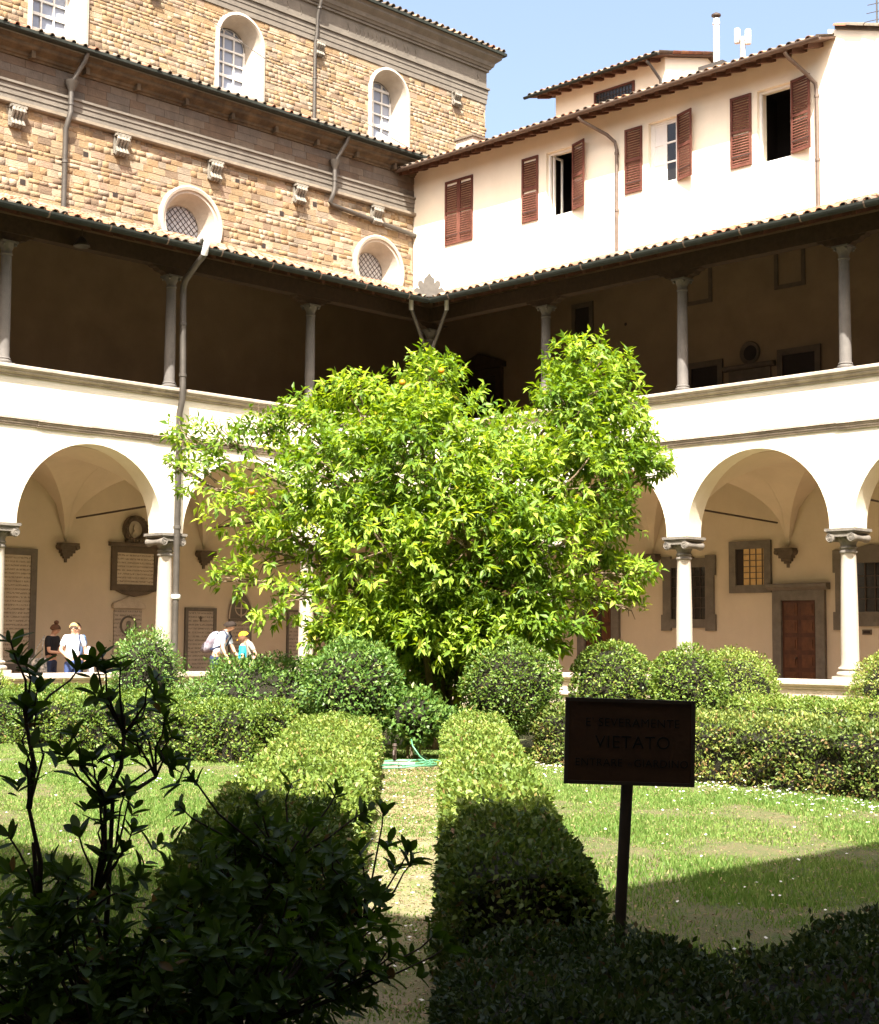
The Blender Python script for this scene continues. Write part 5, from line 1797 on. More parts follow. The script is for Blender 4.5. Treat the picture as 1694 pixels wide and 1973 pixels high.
def grass_field(name, n, zr_, xlim, dens_fn, hgt):
    zc = np.sqrt(rng.random(n) * (zr_[1] ** 2 - zr_[0] ** 2) + zr_[0] ** 2)
    xc = (rng.random(n) * (xlim[1] - xlim[0]) + xlim[0]) * zc
    xy = C2 + np.outer(xc, R2) + np.outer(zc, A2)
    k = rng.random(n) < dens_fn(xc, zc, xy)
    xy, xc, zc = xy[k], xc[k], zc[k]
    n = len(xy)
    pt_ = patch(xy[:, 0], xy[:, 1])
    h = hgt * rng.uniform(.5, 1.3, n) * (.6 + .6 * np.clip(pt_, 0, 1)) * np.where((xc > -.72) & (xc < .22), .45, 1.0)
    P = np.concatenate([xy, np.where((xc > -.72) & (xc < .22), GZ + .042, GZ - .005)[:, None]], 1)
    a = rng.random(n) * 6.283
    side = np.stack([np.cos(a), np.sin(a), np.zeros(n)], 1)
    lean = rand_dirs(n) * .55
    lean[:, 2] = 1
    tip = P + unit(lean) * h[:, None]
    w = .0042 * (.8 + zc / 11)
    V = np.stack([P - side * w[:, None], P + side * w[:, None], tip], 1).reshape(-1, 3)
    F = np.arange(n * 3).reshape(-1, 3)
    tint = np.clip(.35 + .4 * rng.standard_normal(n) * .6 + .3 * (.5 - pt_), 0, .9)
    tint = np.where(rng.random(n) < .05, .97, tint)
    return tag(link(name, fast_mesh(name, V, F, GRASS, attr=tint)), 'short green lawn grass with pale dry blades', 'grass', kind='stuff')


def lawn_d(xc, zc, xy):
    inp = (xc > -.62) & (xc < .05)
    pt_ = patch(xy[:, 0], xy[:, 1])
    edge = np.clip((np.abs(xc - (.67 if 0 else np.where(xc > 0, .67, -1.3)))) / .35, .25, 1)
    return np.where(inp, .5 + .4 * (pt_ > .5), np.clip(.55 + .8 * pt_, .5, 1) * edge * np.where(np.hypot((xc - 2.0) / 1.5, (zc - 7.6) / 1.1) < 1, .5, 1) * np.where(np.hypot((xc - 1.1) / .5, (zc - 9.5) / 2.0) < 1, .5, 1))


grass_field('lawn_grass', 430000, (5.0, 21.0), (-.36, .36), lawn_d, .044)
# daisies and petals
WHITE_PETAL = mat('white_petal', (0.78, 0.76, 0.70), 0.7, 0.15, 40.0)
DAISY_EYE = mat('daisy_eye', (0.60, 0.42, 0.05), 0.7, 0.1, 40.0)
dv, df, dm = [], [], []


def daisy(x, y, z, r, tilt):
    o = len(dv)
    c = np.array([x, y, z])
    n = unit(np.array([tilt[0], tilt[1], 1.0]))
    a = unit(np.cross(n, [1, 0, 0]))
    b = np.cross(n, a)
    for k in range(8):
        t = 2 * math.pi * k / 8
        rr = r * (1 if k % 2 else .72)
        dv.append(c + a * rr * math.cos(t) + b * rr * math.sin(t))
    for k in (0, 2, 4, 6):
        df.append((o + k, o + k + 1, o + (k + 2) % 8, o + (k + 2) % 8))
    df.append((o, o + 2, o + 4, o + 6))


zc = np.sqrt(rng.random(1500) * (17.5 ** 2 - 5.2 ** 2) + 5.2 ** 2)
for z in zc:
    x = random.uniform(-.33, .33) * z
    if -1.3 < x < .72:
        continue
    p = W2(x, z)
    dens = .07 + (.30 if (z > 13 and x > 0) else 0) + (.35 if z > 15 else 0) + (.25 if (z < 9.5 and x > 1.2) else 0)
    if random.random() < dens:
        daisy(p[0], p[1], GZ + random.uniform(.045, .095), random.uniform(.008, .013), (random.uniform(-.5, .1), random.uniform(-.5, .1)))
for _ in range(420):          # fallen white petals along the foot of the right hedge
    t = random.random()
    x = -11.95 - 1.10 * t - random.expovariate(3.2) - .05
    y = -14.3 - 5.8 * t
    daisy(x, y, GZ + random.uniform(.01, .05), random.uniform(.010, .02), (random.uniform(-.4, .4), random.uniform(-.4, .4)))
for _ in range(260):
    z = random.uniform(6, 17)
    p = W2(random.uniform(-.62, .05), z)
    daisy(p[0], p[1], GZ + .058 + random.uniform(0, .012), random.uniform(.006, .014), (random.uniform(-.4, .4), random.uniform(-.4, .4)))
dfq = [f for f in df]
V = np.array(dv)
tri = []
for f in dfq:
    if f[2] == f[3]:
        tri.append(f[:3])
    else:
        tri += [(f[0], f[1], f[2]), (f[0], f[2], f[3])]
tag(link('daisies', fast_mesh('daisies', V, np.array(tri), WHITE_PETAL)), 'white daisies and fallen petals scattered over lawn and path', 'flowers', kind='stuff')
# dry litter on the path
LIT = mat('dry_litter', (0.36, 0.27, 0.15), 0.9, 0.0, attr='tint', col2=(0.17, 0.11, 0.06), trans=.1)
n = 5200
zc = np.sqrt(rng.random(n) * (17.3 ** 2 - 4 ** 2) + 16)
xc = rng.uniform(-.70, .12, n)
xy = C2 + np.outer(xc, R2) + np.outer(zc, A2)
P = np.concatenate([xy, np.full((n, 1), GZ + .058) + rng.random((n, 1)) * .006], 1)
D = rand_dirs(n)
D[:, 2] *= .2
V, F, kf = leaf_arrays(P, unit(D), np.tile([0, 0, 1.0], (n, 1)) + rand_dirs(n) * .3, rng.uniform(.012, .04, n), rng.uniform(.006, .016, n), full=False)
n2 = 9000
zc = np.sqrt(rng.random(n2) * (17.0 ** 2 - 25) + 25)
xc = rng.uniform(-.33, .33, n2) * zc
k_ = (xc > .7) | (xc < -1.3)
zc, xc = zc[k_], xc[k_]
n2 = len(zc)
xy = C2 + np.outer(xc, R2) + np.outer(zc, A2)
P = np.concatenate([xy, np.full((n2, 1), GZ + .022) + rng.random((n2, 1)) * .012], 1)
D = rand_dirs(n2)
D[:, 2] *= .2
V2, F2, _ = leaf_arrays(P, unit(D), np.tile([0, 0, 1.0], (n2, 1)) + rand_dirs(n2) * .4, rng.uniform(.012, .035, n2), rng.uniform(.006, .014, n2), full=False)
F = np.concatenate([F, F2 + len(V)])
V = np.concatenate([V, V2])
n = n + n2
tag(link('leaf_litter', fast_mesh('leaf_litter', V, F, LIT, attr=rng.random(n))), 'dry leaf litter scattered on the path and lawn', 'litter', kind='stuff')


# ------------------------------------------------------------------ hose and kerb at the end of the path
HOSE = mat('green_hose', (0.09, 0.27, 0.15), 0.4, 0.2, 20.0, spec=.5)
hc = Vector((-13.93, -14.02, GZ + .065))
pts = []
for k in range(150):
    a = k * .21
    t = k / 150
    r = .30 + .13 * math.sin(a * .37 + 1) + .06 * math.sin(a * 1.3)
    pts.append(hc + Vector((r * math.cos(a) * 1.0 + .06 * math.sin(a * .3), r * math.sin(a) + .05 * math.cos(a * .21), .02 + .028 * (k % 31) / 31 + .014 * math.sin(a * 2.3))))
pts += [hc + Vector((.25, .05, .10)), hc + Vector((.2, .12, .22)), hc + Vector((.3, .25, .28)), hc + Vector((.5, .4, .10)), hc + Vector((.9, .6, .02))]
tag(obj('garden_hose', MB().tube(pts, .0085, 6), HOSE, smooth=1), 'coiled green garden hose at the far end of the path', 'hose')
sp = empty('tap_post', (-13.75, -13.62, GZ), 'short iron tap post standing behind the hose', 'tap')
obj('post', MB().lathe([(.022, GZ - .05), (.022, GZ + .26), (.03, GZ + .27), (.02, GZ + .30)], (-13.75, -13.62, 0), 10), IRON, sp)
obj('spout', MB().tube([(-13.75, -13.62, GZ + .22), (-13.84, -13.70, GZ + .22), (-13.86, -13.72, GZ + .17)], .012, 7), IRON, sp)
k0, k1 = W2(-.66, 17.15), W2(.02, 17.3)
kv = MB()
KT = lambda s, d, z: tuple(list(np.array(k0) + R2 * s + A2 * d) + [z])
tag(obj('kerb_stone', MB().box(0, .40, 0, .14, GZ - .05, GZ + .11, T=KT), COPING), 'pale kerb stone at the end of the path beside the hose', 'kerb')

# ------------------------------------------------------------------ notice board
BOARDM = mat('brown_sign_board', (0.038, 0.018, 0.008), 0.6, 0.25, 14.0, 0.1, 60, spec=.25)
INK = mat('black_sign_paint', (0.006, 0.005, 0.005), 0.55, spec=.2)
RIM = mat('sign_rim', (0.035, 0.025, 0.02), 0.6, 0.3, 10.0, spec=.3)
sg = empty('notice_sign', (-21.345, -22.985, GZ), 'brown prohibition notice board on a thin post above the hedge', 'sign')
tc = Vector((-21.37, -23.045, 1.235))
tr_ = (r2 * math.cos(.028) - Vector((0, 0, 1)) * math.sin(.028)).normalized()
tr_.z = -.0225
tr_.normalize()
tn = -Vector((A2[0], A2[1], 0))
tu = tn.cross(tr_).normalized()
tn = tr_.cross(tu).normalized()
TS = lambda s, d, z: tuple(tc + tr_ * s - tn * d + tu * z)
bd = obj('board', MB().box(-.231, .231, -.008, .008, -.150, .150, T=TS), BOARDM, sg)
rim = MB().box(-.236, -.222, -.014, .012, -.155, .155, T=TS).box(.222, .236, -.014, .012, -.155, .155, T=TS)
rim.box(-.221, .221, -.014, .012, -.155, -.142, T=TS).box(-.221, .221, -.014, .012, .142, .155, T=TS)
obj('rim', rim, RIM, sg)
obj('post', MB().tube([TS(-.003, .02, .10), TS(-.004, .02, -.16), TS(-.018, .02, -.60), TS(-.028, .02, -1.16)], [.022, .022, .021, .021], 12), RIM, sg, smooth=1)
Mt = Matrix.Identity(4)
for i in range(3):
    Mt[i][0], Mt[i][1], Mt[i][2] = tr_[i], tu[i], tn[i]
for txt, sz, x, z in (("E' SEVERAMENTE", .043, .008, .055), ('VIETATO', .064, .010, -.022), ('ENTRARE', .0385, -.112, -.088), ('in', .020, .001, -.086), ('GIARDINO', .0385, .114, -.088)):
    cu = bpy.data.curves.new('lettering', 'FONT')
    cu.body = txt
    cu.size = sz
    cu.align_x = 'CENTER'
    cu.extrude = .0012
    cu.space_character = 1.08
    cu.materials.append(INK)
    tmp = bpy.data.objects.new('tmp', cu)
    COL.objects.link(tmp)
    bpy.context.view_layer.update()
    me_t = bpy.data.meshes.new_from_object(tmp.evaluated_get(bpy.context.evaluated_depsgraph_get()))
    bpy.data.objects.remove(tmp, do_unlink=True)
    to = bpy.data.objects.new('lettering', me_t)
    Mt2 = Mt.copy()
    Mt2.translation = Vector(TS(x, -.0095, z)) - ORG[bd.name]
    to.matrix_local = Mt2
    to.parent = bd
    COL.objects.link(to)


# ------------------------------------------------------------------ dark foreground shrub
TIPS = [(-23.97, -23.29, 1.6), (-23.95, -23.29, 1.55), (-23.93, -23.31, 1.49), (-23.91, -23.25, 1.44), (-23.93, -23.29, 1.35), (-23.96, -23.33, 1.29), (-23.73, -23.23, 1.53), (-23.67, -23.23, 1.56), (-23.63, -23.25, 1.54), (-23.55, -23.26, 1.51), (-23.55, -23.26, 1.46), (-23.7, -23.25, 1.46), (-23.58, -23.23, 1.43), (-23.51, -23.22, 1.4), (-23.69, -23.25, 1.4), (-23.75, -23.19, 1.37), (-23.52, -23.28, 1.35), (-23.62, -23.25, 1.35), (-23.71, -23.23, 1.32), (-23.64, -23.22, 1.3), (-23.55, -23.24, 1.3), (-23.46, -23.25, 1.28), (-23.72, -23.21, 1.29), (-23.69, -23.24, 1.25), (-23.61, -23.24, 1.22), (-23.67, -23.25, 1.17), (-23.64, -23.28, 1.14), (-23.74, -23.24, 1.14), (-24.0, -23.34, 1.16), (-23.65, -23.25, 1.09), (-23.39, -23.23, 1.08), (-23.44, -23.19, 1.16), (-23.25, -23.24, 1.18), (-23.11, -23.24, 1.21), (-23.03, -23.32, 1.19), (-22.96, -23.38, 1.14), (-22.89, -23.37, 1.14), (-22.86, -23.46, 1.04), (-23.03, -23.44, 1.04), (-23.04, -23.56, 0.9), (-23.08, -23.52, 0.94), (-23.03, -23.7, 0.86), (-23.09, -23.64, 0.87), (-23.22, -23.26, 1.12), (-23.14, -23.34, 1.12)]
MASS = [(-23.94, -23.38, .94, .15), (-23.76, -23.41, .91, .18), (-23.51, -23.38, .92, .19), (-23.26, -23.35, .98, .19), (-23.14, -23.46, .95, .14), (-23.93, -23.51, .8, .18), (-23.7, -23.59, .79, .2), (-23.4, -23.61, .81, .2), (-23.22, -23.65, .8, .12), (-23.85, -23.19, 1.0, .09), (-23.27, -23.2, 1.05, .11),
        (-23.8, -23.2, .75, .25), (-23.4, -23.2, .75, .25), (-23.6, -23.45, .6, .3), (-23.15, -23.35, .65, .22), (-24.05, -23.2, .8, .2)]
SB = Vector((-23.6, -23.2, GZ))
sh = empty('dark_shrub', SB, 'dark broad-leaved shrub in shadow filling the lower left foreground', 'shrub')
tips = [Vector(t) + Vector((.02, -.01, 0)) * random.uniform(-1, 1) + Vector((A2[0], A2[1], 0)) * random.uniform(-.12, .12) * .6 - Vector((0, 0, .0)) for t in TIPS]
for t in list(tips):
    for _ in range(1 if t.z > 1.1 else 2):
        q_ = .75 if t.z > 1.4 else 1.1
        tips.append(t + Vector((random.uniform(-.05, .05), random.uniform(-.05, .05), random.uniform(-.09, .0))) * q_)
for (x, y, z, r) in MASS:
    for _ in range(int(680 * r ** 1.6)):
        d = rand_dirs(1)[0] * r * random.uniform(.3, 1.05)
        tips.append(Vector((x + d[0], y + d[1], max(.3, z + d[2]))))
PL, DL, NL, LL = [], [], [], []
ANCH = [Vector(a) for a in ((-23.6, -23.25, .5), (-23.88, -23.27, .95), (-23.92, -23.28, 1.2), (-23.94, -23.29, 1.4), (-23.72, -23.24, .95), (-23.69, -23.24, 1.2), (-23.64, -23.24, 1.36), (-23.55, -23.25, 1.25), (-23.35, -23.28, .85), (-23.2, -23.33, 1.0), (-23.02, -23.45, .85), (-23.45, -23.5, .65), (-23.8, -23.45, .6))]
stm = MB()
for i, t in enumerate(tips):
    base = min(ANCH, key=lambda q: (q - t).length + (3 if q.z > t.z - .08 else 0))
    ax = (t - base).normalized()
    ax = (ax + Vector((random.uniform(-.4, .4), random.uniform(-.4, .4), .25))).normalized()
    if i < len(TIPS) or i % 4 == 0:
        m_ = base.lerp(t, .55) + Vector((random.uniform(-.02, .02), random.uniform(-.02, .02), -.01))
        stm.tube([base, m_, t - ax * .05, t], [.0036, .003, .0024, .002], 6)
    e1 = np.array(ax.orthogonal().normalized())
    e2 = np.cross(np.array(ax), e1)
    k = random.randint(5, 8)
    ph = random.random() * 6
    for q in range(k):
        f = ph + q * 2.4
        up_ = random.uniform(.15, .75)
        up_ *= 1.2
        dd = np.array(ax) * up_ + (e1 * math.cos(f) + e2 * math.sin(f)) * .85 + np.array([0, 0, random.uniform(-.15, .15)])
        PL.append(np.array(t - ax * random.uniform(0, .03)))
        DL.append(unit(dd))
        NL.append(np.array(ax) + rng.standard_normal(3) * .25)
        LL.append(random.uniform(.034, .062))
for a, b in ((0, 1), (1, 2), (2, 3), (0, 4), (4, 5), (5, 6), (5, 7), (0, 8), (8, 9), (8, 10), (0, 11), (0, 12)):
    stm.tube([ANCH[a], ANCH[a].lerp(ANCH[b], .5) + Vector((.012, -.01, 0)), ANCH[b]], [.0075, .006, .0045], 6)
PL, DL, NL, LL = np.array(PL), np.array(DL), unit(np.array(NL)), np.array(LL)
WL = LL * rng.uniform(.34, .45, len(LL))
# rounder blades: split each leaf outline finer than the tree's
order = np.argsort(np.linalg.norm(PL - np.array(CAM), axis=1) - 6 * (np.arange(len(PL)) < 300))
near, rest = order[:300], order[300:]


def broad_leaf(tint):
    rows = [(0, .05), (.12, .28), (.32, .46), (.55, .5), (.78, .36), (.93, .14), (1.0, .0)]
    V, F = [], []
    for y, w in rows:
        dz = -.10 * y * y
        V += [(-w, y, dz * 1.0 + .10 * w), (0, y, dz - .04), (w, y, dz + .10 * w)]
    for i in range(len(rows) - 1):
        a = i * 3
        F += [(a, a + 1, a + 4, a + 3), (a + 1, a + 2, a + 5, a + 4)]
    return np.array(V), np.array(F)


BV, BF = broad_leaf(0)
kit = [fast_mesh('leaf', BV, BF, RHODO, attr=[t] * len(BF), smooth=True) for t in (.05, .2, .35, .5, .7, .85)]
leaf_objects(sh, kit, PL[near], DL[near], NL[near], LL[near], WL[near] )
S_ = unit(np.cross(DL[rest], NL[rest]))
N_ = unit(np.cross(S_, DL[rest]))
VV = PL[rest][:, None, :] + BV[None, :, 0:1] * (S_ * WL[rest][:, None])[:, None, :] + BV[None, :, 1:2] * (DL[rest] * LL[rest][:, None])[:, None, :] + BV[None, :, 2:3] * (N_ * LL[rest][:, None])[:, None, :]
nb = len(BV)
FF = (np.arange(len(rest))[:, None, None] * nb + BF[None]).reshape(-1, 4)
tt = np.where(rng.random(len(rest)) < .015, .98, rng.random(len(rest)) * .9)
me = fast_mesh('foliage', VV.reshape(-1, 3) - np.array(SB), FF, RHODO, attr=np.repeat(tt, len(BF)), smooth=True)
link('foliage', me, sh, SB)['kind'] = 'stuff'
obj('stems', stm, STEMM, sh, smooth=1)['kind'] = 'stuff'
for (a, b, c) in (((-23.7, -23.2, GZ - .02), (-23.85, -23.26, .75), (-23.9, -23.27, 1.12)), ((-23.55, -23.2, GZ - .02), (-23.68, -23.24, .8), (-23.66, -23.23, 1.25)), ((-23.5, -23.2, GZ - .02), (-23.3, -23.3, .7), (-23.05, -23.4, 1.0)),
                  ((-23.6, -23.25, GZ - .02), (-23.55, -23.4, .6), (-23.4, -23.5, .9))):
    obj('main_stem', MB().tube([a, Vector(a).lerp(Vector(b), .5) + Vector((.03, -.02, 0)), b, c], [.016, .012, .008, .005], 8), STEMM, sh, smooth=1)

# ------------------------------------------------------------------ visitors under the left arcade
SKIN = mat('skin', (0.55, 0.32, 0.22), 0.6, 0.1, 12.0, spec=.35)


def cloth(name, c, var=.2):
    return mat(name, c, 0.85, var, 12.0, 0.2, 60)


def skinned(name, verts, edges, radii, m, parent, Mx, sub=2):
    """grow one continuous surface round a skeleton; first vertex is the root"""
    me = bpy.data.meshes.new(name)
    me.from_pydata(verts, edges, [])
    o = bpy.data.objects.new(name, me)
    COL.objects.link(o)
    o.modifiers.new('skin', 'SKIN')
    for i, r in enumerate(radii):
        sv = me.skin_vertices[0].data[i]
        sv.radius = r if isinstance(r, tuple) else (r, r)
        sv.use_root = (i == 0)
    sb = o.modifiers.new('sub', 'SUBSURF')
    sb.levels = sb.render_levels = sub
    dg = bpy.context.evaluated_depsgraph_get()
    dg.update()
    m2 = bpy.data.meshes.new_from_object(o.evaluated_get(dg))
    bpy.data.objects.remove(o, do_unlink=True)
    m2.materials.clear()
    m2.materials.append(m)
    m2.transform(Mx)
    m2.polygons.foreach_set('use_smooth', [True] * len(m2.polygons))
    ob = bpy.data.objects.new(name, m2)
    COL.objects.link(ob)
    ob.parent = parent
    ORG[ob.name] = ORG[parent.name]
    return ob


def person(label, loc, face, h, shirt, legs, hair, lean=0.0, look=0.0, nod=0.0, arms=None, long_legs=True, bun=False, curly=False, group='visitors under the left arcade'):
    """figure facing +Y in its own frame; x to its right. arms: ((elbow, wrist) right, (elbow, wrist) left)"""
    root = empty('person', loc, label, 'person', group)
    ang = math.atan2(-face[0], face[1])
    k = h / 1.70
    Mx = Matrix.Rotation(ang, 4, 'Z') @ Matrix.Scale(k, 4)
    def bend(p):
        """lean the upper body forward about the hips"""
        x, y, z = p
        if z > .95:
            d = z - .95
            return (x, y + math.sin(lean) * d, .95 + math.cos(lean) * d)
        return p
    ctr = Vector(bend((0, .01, 1.50)))
    def hd(p):
        """turn and nod the head on the neck"""
        v = Vector(bend(p)) - ctr
        v = Matrix.Rotation(look, 3, 'Z') @ (Matrix.Rotation(-nod, 3, 'X') @ v)
        return tuple(ctr + v)
    arms = arms or (((.25, -.03, 1.13), (.27, .10, .90)), ((-.25, -.03, 1.13), (-.27, .10, .90)))
    V, E, Rr = [], [], []
    def add(p, r, par=None):
        V.append(tuple(p))
        Rr.append(r)
        if par is not None:
            E.append((par, len(V) - 1))
        return len(V) - 1
    pel = add((0, 0, .95), (.145, .105))
    sp_ = add(bend((0, 0, 1.13)), (.125, .095), pel)
    chs = add(bend((0, .0, 1.31)), (.15, .105), sp_)
    nb_ = add(bend((0, -.005, 1.445)), (.062, .06), chs)
    nk = add(bend((0, .01, 1.50)), (.05, .052), nb_)
    h0 = add(hd((0, .02, 1.555)), (.062, .07), nk)
    h1 = add(hd((0, .015, 1.62)), (.076, .092), h0)
    add(hd((0, .0, 1.69)), (.05, .06), h1)
    add(hd((0, .112, 1.585)), .012, h0)                   # nose
    for sx in (-1, 1):
        add(hd((sx * .083, -.005, 1.59)), .016, h1)       # ears
    for sx, (el, wr) in zip((1, -1), arms):
        sh_ = add(bend((sx * .165, 0, 1.40)), .052, chs)
        e_ = add(el, .041, sh_)
        w_ = add(wr, .028, e_)
        d = (Vector(wr) - Vector(el)).normalized()
        pm = Vector(wr) + d * .07
        side = d.cross(Vector((0, 1, .2))).normalized()
        p_ = add(pm, (.033, .018), w_)
        for q, ln in zip((-1.5, -.5, .5, 1.5), (.065, .08, .075, .055)):
            f0 = add(pm + d * .035 + side * .014 * q, .009, p_)
            add(pm + d * (.035 + ln) + side * .017 * q + Vector((0, .012, 0)), .007, f0)
        tb_ = add(pm + side * .035 - d * .01, .010, p_)
        add(pm + side * .055 + d * .03, .008, tb_)
    for sx in (-1, 1):
        hp = add((sx * .085, 0, .88), .085, pel)
        kn = add((sx * .095, .02, .50), .057, hp)
        an = add((sx * .10, -.01, .10), .04, kn)
        add((sx * .11, .13, .045), .036, an)
    skinned('body', V, E, Rr, SKIN, root, Mx)
    # shirt with sleeves
    V, E, Rr = [], [], []
    a = add((0, 0, .93), (.168, .128))
    b = add(bend((0, 0, 1.13)), (.15, .122), a)
    c = add(bend((0, 0, 1.31)), (.172, .128), b)
    add(bend((0, -.005, 1.425)), (.085, .08), c)
    for sx, (el, wr) in zip((1, -1), arms):
        s0 = add(bend((sx * .165, 0, 1.395)), .072, c)
        v = Vector(bend((sx * .165, 0, 1.40))).lerp(Vector(el), .75)
        add(v, .064, s0)
    skinned('shirt', V, E, Rr, shirt, root, Mx)
    V, E, Rr = [], [], []
    a = add((0, 0, .97), (.158, .118))
    b = add((0, 0, .90), (.16, .122), a)
    for sx in (-1, 1):
        p = add((sx * .09, 0, .80), .10, b)
        if long_legs:
            q = add((sx * .095, .02, .50), .074, p)
            add((sx * .10, -.01, .12), .06, q)
        else:
            add((sx * .095, .01, .58), .088, p)
    skinned('trousers' if long_legs else 'shorts', V, E, Rr, legs, root, Mx)
    for sx in (-1, 1):
        o = obj('shoe', MB().lathe([(.001, 0), (.05, .005), (.055, .03), (.045, .07), (.001, .09)], (0, 0, 0), 12), IRON, root, smooth=1, origin=(0, 0, 0))
        o.data.transform(Mx @ Matrix.Translation((sx * .11, .06, 0)) @ Matrix.Diagonal((.95, 2.2, 1, 1)))
        o.location = (0, 0, 0)
    # hair: a shell over the back and top of the skull
    mb = MB()
    nl, na = 9, 18
    for i in range(nl):
        th = math.pi * .62 * i / (nl - 1)
        for j in range(na):
            f = 2 * math.pi * j / na
            wob = 1 + (.10 * math.sin(5 * f + 3 * i) if curly else .02 * math.sin(7 * f + i))
            front = max(0, math.sin(f))
            t2 = th * (1 - .42 * front)
            p = (.098 * wob * math.sin(t2) * math.cos(f), -.008 + .118 * wob * math.sin(t2) * math.sin(f), 1.60 + (.118 if curly else .108) * wob * math.cos(t2))
            mb.v.append(Mx @ Vector(hd(p)))
    for i in range(nl - 1):
        for j in range(na):
            mb.f.append((i * na + j, i * na + (j + 1) % na, (i + 1) * na + (j + 1) % na, (i + 1) * na + j))
    mb.m = [0] * len(mb.f)
    if bun:
        mb.lathe([(.001, -.05), (.04, -.035), (.055, 0), (.04, .035), (.001, .05)], Mx @ Vector(hd((0, -.06, 1.735))), 12, caps=False)
    mb.v = [tuple(Vector(p) + Vector(loc)) for p in mb.v]
    obj('hair', mb, hair, root, smooth=1)
    for sx in (-1, 1):
        e = Mx @ Vector(hd((sx * .033, .088, 1.605))) + Vector(loc)
        obj('eye', MB().lathe([(.001, -.008), (.008, 0), (.001, .008)], e, 8, caps=False), IRON, root)
    return root, (lambda p: Mx @ Vector(p) + Vector(loc)), hd, bend


HAIR_D = cloth('dark_hair', (0.025, 0.016, 0.011), .4)
HAIR_B = cloth('brown_hair', (0.11, 0.05, 0.025), .4)
HAIR_Y = cloth('blond_hair', (0.50, 0.33, 0.15), .3)
WHITE_T = cloth('white_cotton', (0.66, 0.70, 0.78), .06)
BLUE_T = cloth('blue_cotton', (0.10, 0.18, 0.36))
BLACK_T = cloth('black_cotton', (0.012, 0.012, 0.016))
DENIM = cloth('denim', (0.05, 0.08, 0.20))
NAVY = cloth('navy_cotton', (0.02, 0.03, 0.07))
PALE_T = cloth('pale_blue_shirt', (0.58, 0.64, 0.72), .08)
AQUA = cloth('turquoise_cotton', (0.03, 0.42, 0.52))
GREY_T = cloth('grey_cotton', (0.36, 0.33, 0.28))
YELLOW = cloth('yellow_cap_cloth', (0.75, 0.38, 0.02), .08)
BAGM = mat('patterned_bag', (0.70, 0.70, 0.68), 0.8, 0.0, 14.0, col2=(0.12, 0.14, 0.14), detail=1)
PACK = mat('grey_pack_cloth', (0.34, 0.33, 0.38), 0.8, 0.0, 9.0, col2=(0.16, 0.13, 0.16), detail=2)

imR = Vector((R2[0], R2[1], 0))
toC = Vector((-A2[0], -A2[1], 0))
# woman in white, turned three-quarters to the right
wl = (-9.32, .85, FZ)
wf = (toC * .85 + imR * .5).normalized()
root, W_, hd, bend = person('blond woman in a white shirt and sunglasses in the sun', wl, wf, 1.69, WHITE_T, DENIM, HAIR_Y, look=-.35,
                            arms=(((.27, .02, 1.14), (.20, .20, 1.02)), ((-.27, -.02, 1.13), (-.24, .14, .96))))
g = MB().box(-.075, .075, .085, .105, 1.588, 1.625)
g.v = [tuple(W_(hd(p))) for p in g.v]
obj('sunglasses', g, IRON, root)
st = MB().tube([W_(bend((-.10, .10, 1.12))), W_(bend((-.11, .125, 1.3))), W_(bend((-.10, .05, 1.455))), W_(bend((-.1, -.1, 1.38)))], .018, 6)
obj('bag_strap', st, NAVY, root)
jk = MB()
rows, cols = 9, 7
for i in range(rows):
    for j in range(cols):
        t, u = i / (rows - 1), j / (cols - 1) - .5
        jk.v.append(tuple(W_((-.33 - .05 * t + .03 * math.sin(5 * u + 3 * t), .06 + u * (.16 + .10 * t), 1.20 - .62 * t + .02 * math.cos(9 * u)))))
for i in range(rows - 1):
    for j in range(cols - 1):
        a = i * cols + j
        jk.f.append((a, a + 1, a + cols + 1, a + cols))
jk.m = [0] * len(jk.f)
o = obj('jacket', jk, WHITE_T, None, smooth=1)
md = o.modifiers.new('t', 'SOLIDIFY')
md.thickness = .035
tag(o, 'white jacket hanging over the blond woman\'s arm', 'jacket')
# someone behind her
person('dark-haired visitor in blue hidden behind the woman in white', (-8.86, 1.50, FZ), (toC * .7 + imR * .7).normalized(), 1.70, BLUE_T, NAVY, HAIR_D)
# woman in black, in profile, looking down at her hands
wl = (-9.02, 2.25, FZ)
root, W_, hd, bend = person('woman in a black top and navy shorts looking down at her phone', wl, (imR * .95 + toC * .3).normalized(), 1.68, BLACK_T, NAVY, HAIR_B, lean=.10, nod=.45,
                            arms=(((.20, .08, 1.10), (.10, .33, 1.08)), ((-.20, .08, 1.10), (-.08, .34, 1.08))), long_legs=False, bun=True)
ph = MB().box(-.04, .04, .38, .40, 1.08, 1.20)
ph.v = [tuple(W_(p)) for p in ph.v]
tag(obj('phone', ph, IRON), 'dark phone held by the woman in black', 'phone')
bg_ = MB()
pts = [(-.21, .62), (.21, .62), (.19, .96), (-.19, .96)]
bg_.prism([(a, b) for a, b in pts], -.05, .05, lambda s, d, z: tuple(W_((.24 + d, -.16 + s, z + .08 * 0))))
tb = empty('tote_bag', W_((.24, -.16, .62)), 'white patterned tote bag hanging behind the woman in black', 'bag')
obj('bag_body', bg_, BAGM, tb)
for s in (-.1, .1):
    obj('strap', MB().tube([W_((.24, -.16 + s, .95)), W_((.235, -.12 + s * .6, 1.2)), W_((.19, -.04, 1.445))], .010, 6), BAGM, tb)
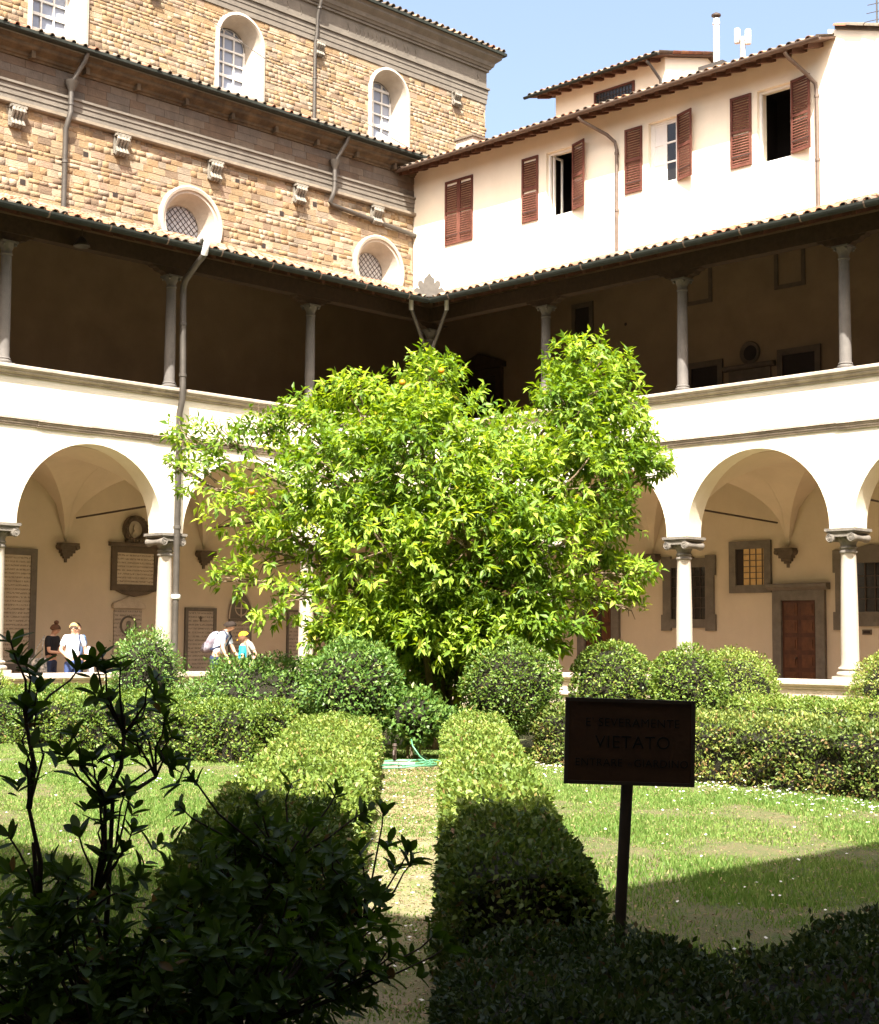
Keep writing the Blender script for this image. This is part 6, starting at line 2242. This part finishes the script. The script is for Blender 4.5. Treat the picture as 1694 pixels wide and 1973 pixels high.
# stooping man with backpack
wl = (-5.58, 1.05, FZ)
root, W_, hd, bend = person('stooping man in a pale shirt wearing a grey backpack', wl, (imR * .95 + toC * .15).normalized(), 1.86, PALE_T, NAVY, HAIR_D, lean=.42, nod=.35, curly=True,
                            arms=(((.24, .22, 1.06), (.22, .34, .84)), ((-.22, .30, 1.06), (-.20, .44, .86))))
bp_ = empty('backpack', W_(bend((0, -.2, 1.0))), 'grey backpack on the stooping man\'s back', 'backpack')
prof = [(.05, -.24), (.13, -.21), (.16, -.10), (.16, .06), (.14, .17), (.08, .23), (.01, .245)]
pk = MB().lathe(prof, (0, 0, 0), 18)
pk.v = [tuple(W_(bend((x, y * .75 - .20, z + 1.22)))) for x, y, z in pk.v]
obj('pack_body', pk, PACK, bp_, smooth=1)
pk = MB().lathe([(.02, -.12), (.09, -.10), (.10, 0), (.08, .08), (.02, .10)], (0, 0, 0), 12)
pk.v = [tuple(W_(bend((x, y * .45 - .32, z + 1.13)))) for x, y, z in pk.v]
obj('pocket', pk, PACK, bp_, smooth=1)
for s in (-1, 1):
    obj('strap', MB().tube([W_(bend((s * .1, -.13, 1.40))), W_(bend((s * .12, 0, 1.475))), W_(bend((s * .13, .125, 1.36))), W_(bend((s * .15, .10, 1.15))), W_(bend((s * .12, -.12, 1.05)))], .020, 6), NAVY, bp_)
# child in turquoise and the visitor in a yellow cap
person('child in a turquoise top in front of the stooping man', (-5.10, .70, FZ), (toC * -.2 + imR * .9).normalized(), 1.46, AQUA, NAVY, HAIR_B)
root, W_, hd, bend = person('visitor in a yellow cap and grey top bending towards the child', (-4.62, 1.0, FZ), (imR * -.9 + toC * .45).normalized(), 1.57, GREY_T, DENIM, HAIR_D, lean=.22, nod=.5)
cp_ = MB()
for i in range(7):
    th = math.pi * .52 * i / 6
    for j in range(18):
        f = 2 * math.pi * j / 18
        cp_.v.append(tuple(W_(hd((.108 * math.sin(th) * math.cos(f), .0 + .128 * math.sin(th) * math.sin(f), 1.625 + .115 * math.cos(th))))))
for i in range(6):
    for j in range(18):
        cp_.f.append((i * 18 + j, i * 18 + (j + 1) % 18, (i + 1) * 18 + (j + 1) % 18, (i + 1) * 18 + j))
cp_.m = [0] * len(cp_.f)
cpo = empty('cap', W_(hd((0, 0, 1.62))), 'yellow cap worn by the bending visitor', 'cap')
obj('crown', cp_, YELLOW, cpo, smooth=1)
pk = MB().prism([(-.085, .08), (.085, .08), (.08, .17), (.04, .215), (-.04, .215), (-.08, .17)], 1.622, 1.632, lambda s, d, z: tuple(W_(hd((s, z, d - .25 * (z - .08))))))
obj('peak', pk, YELLOW, cpo)
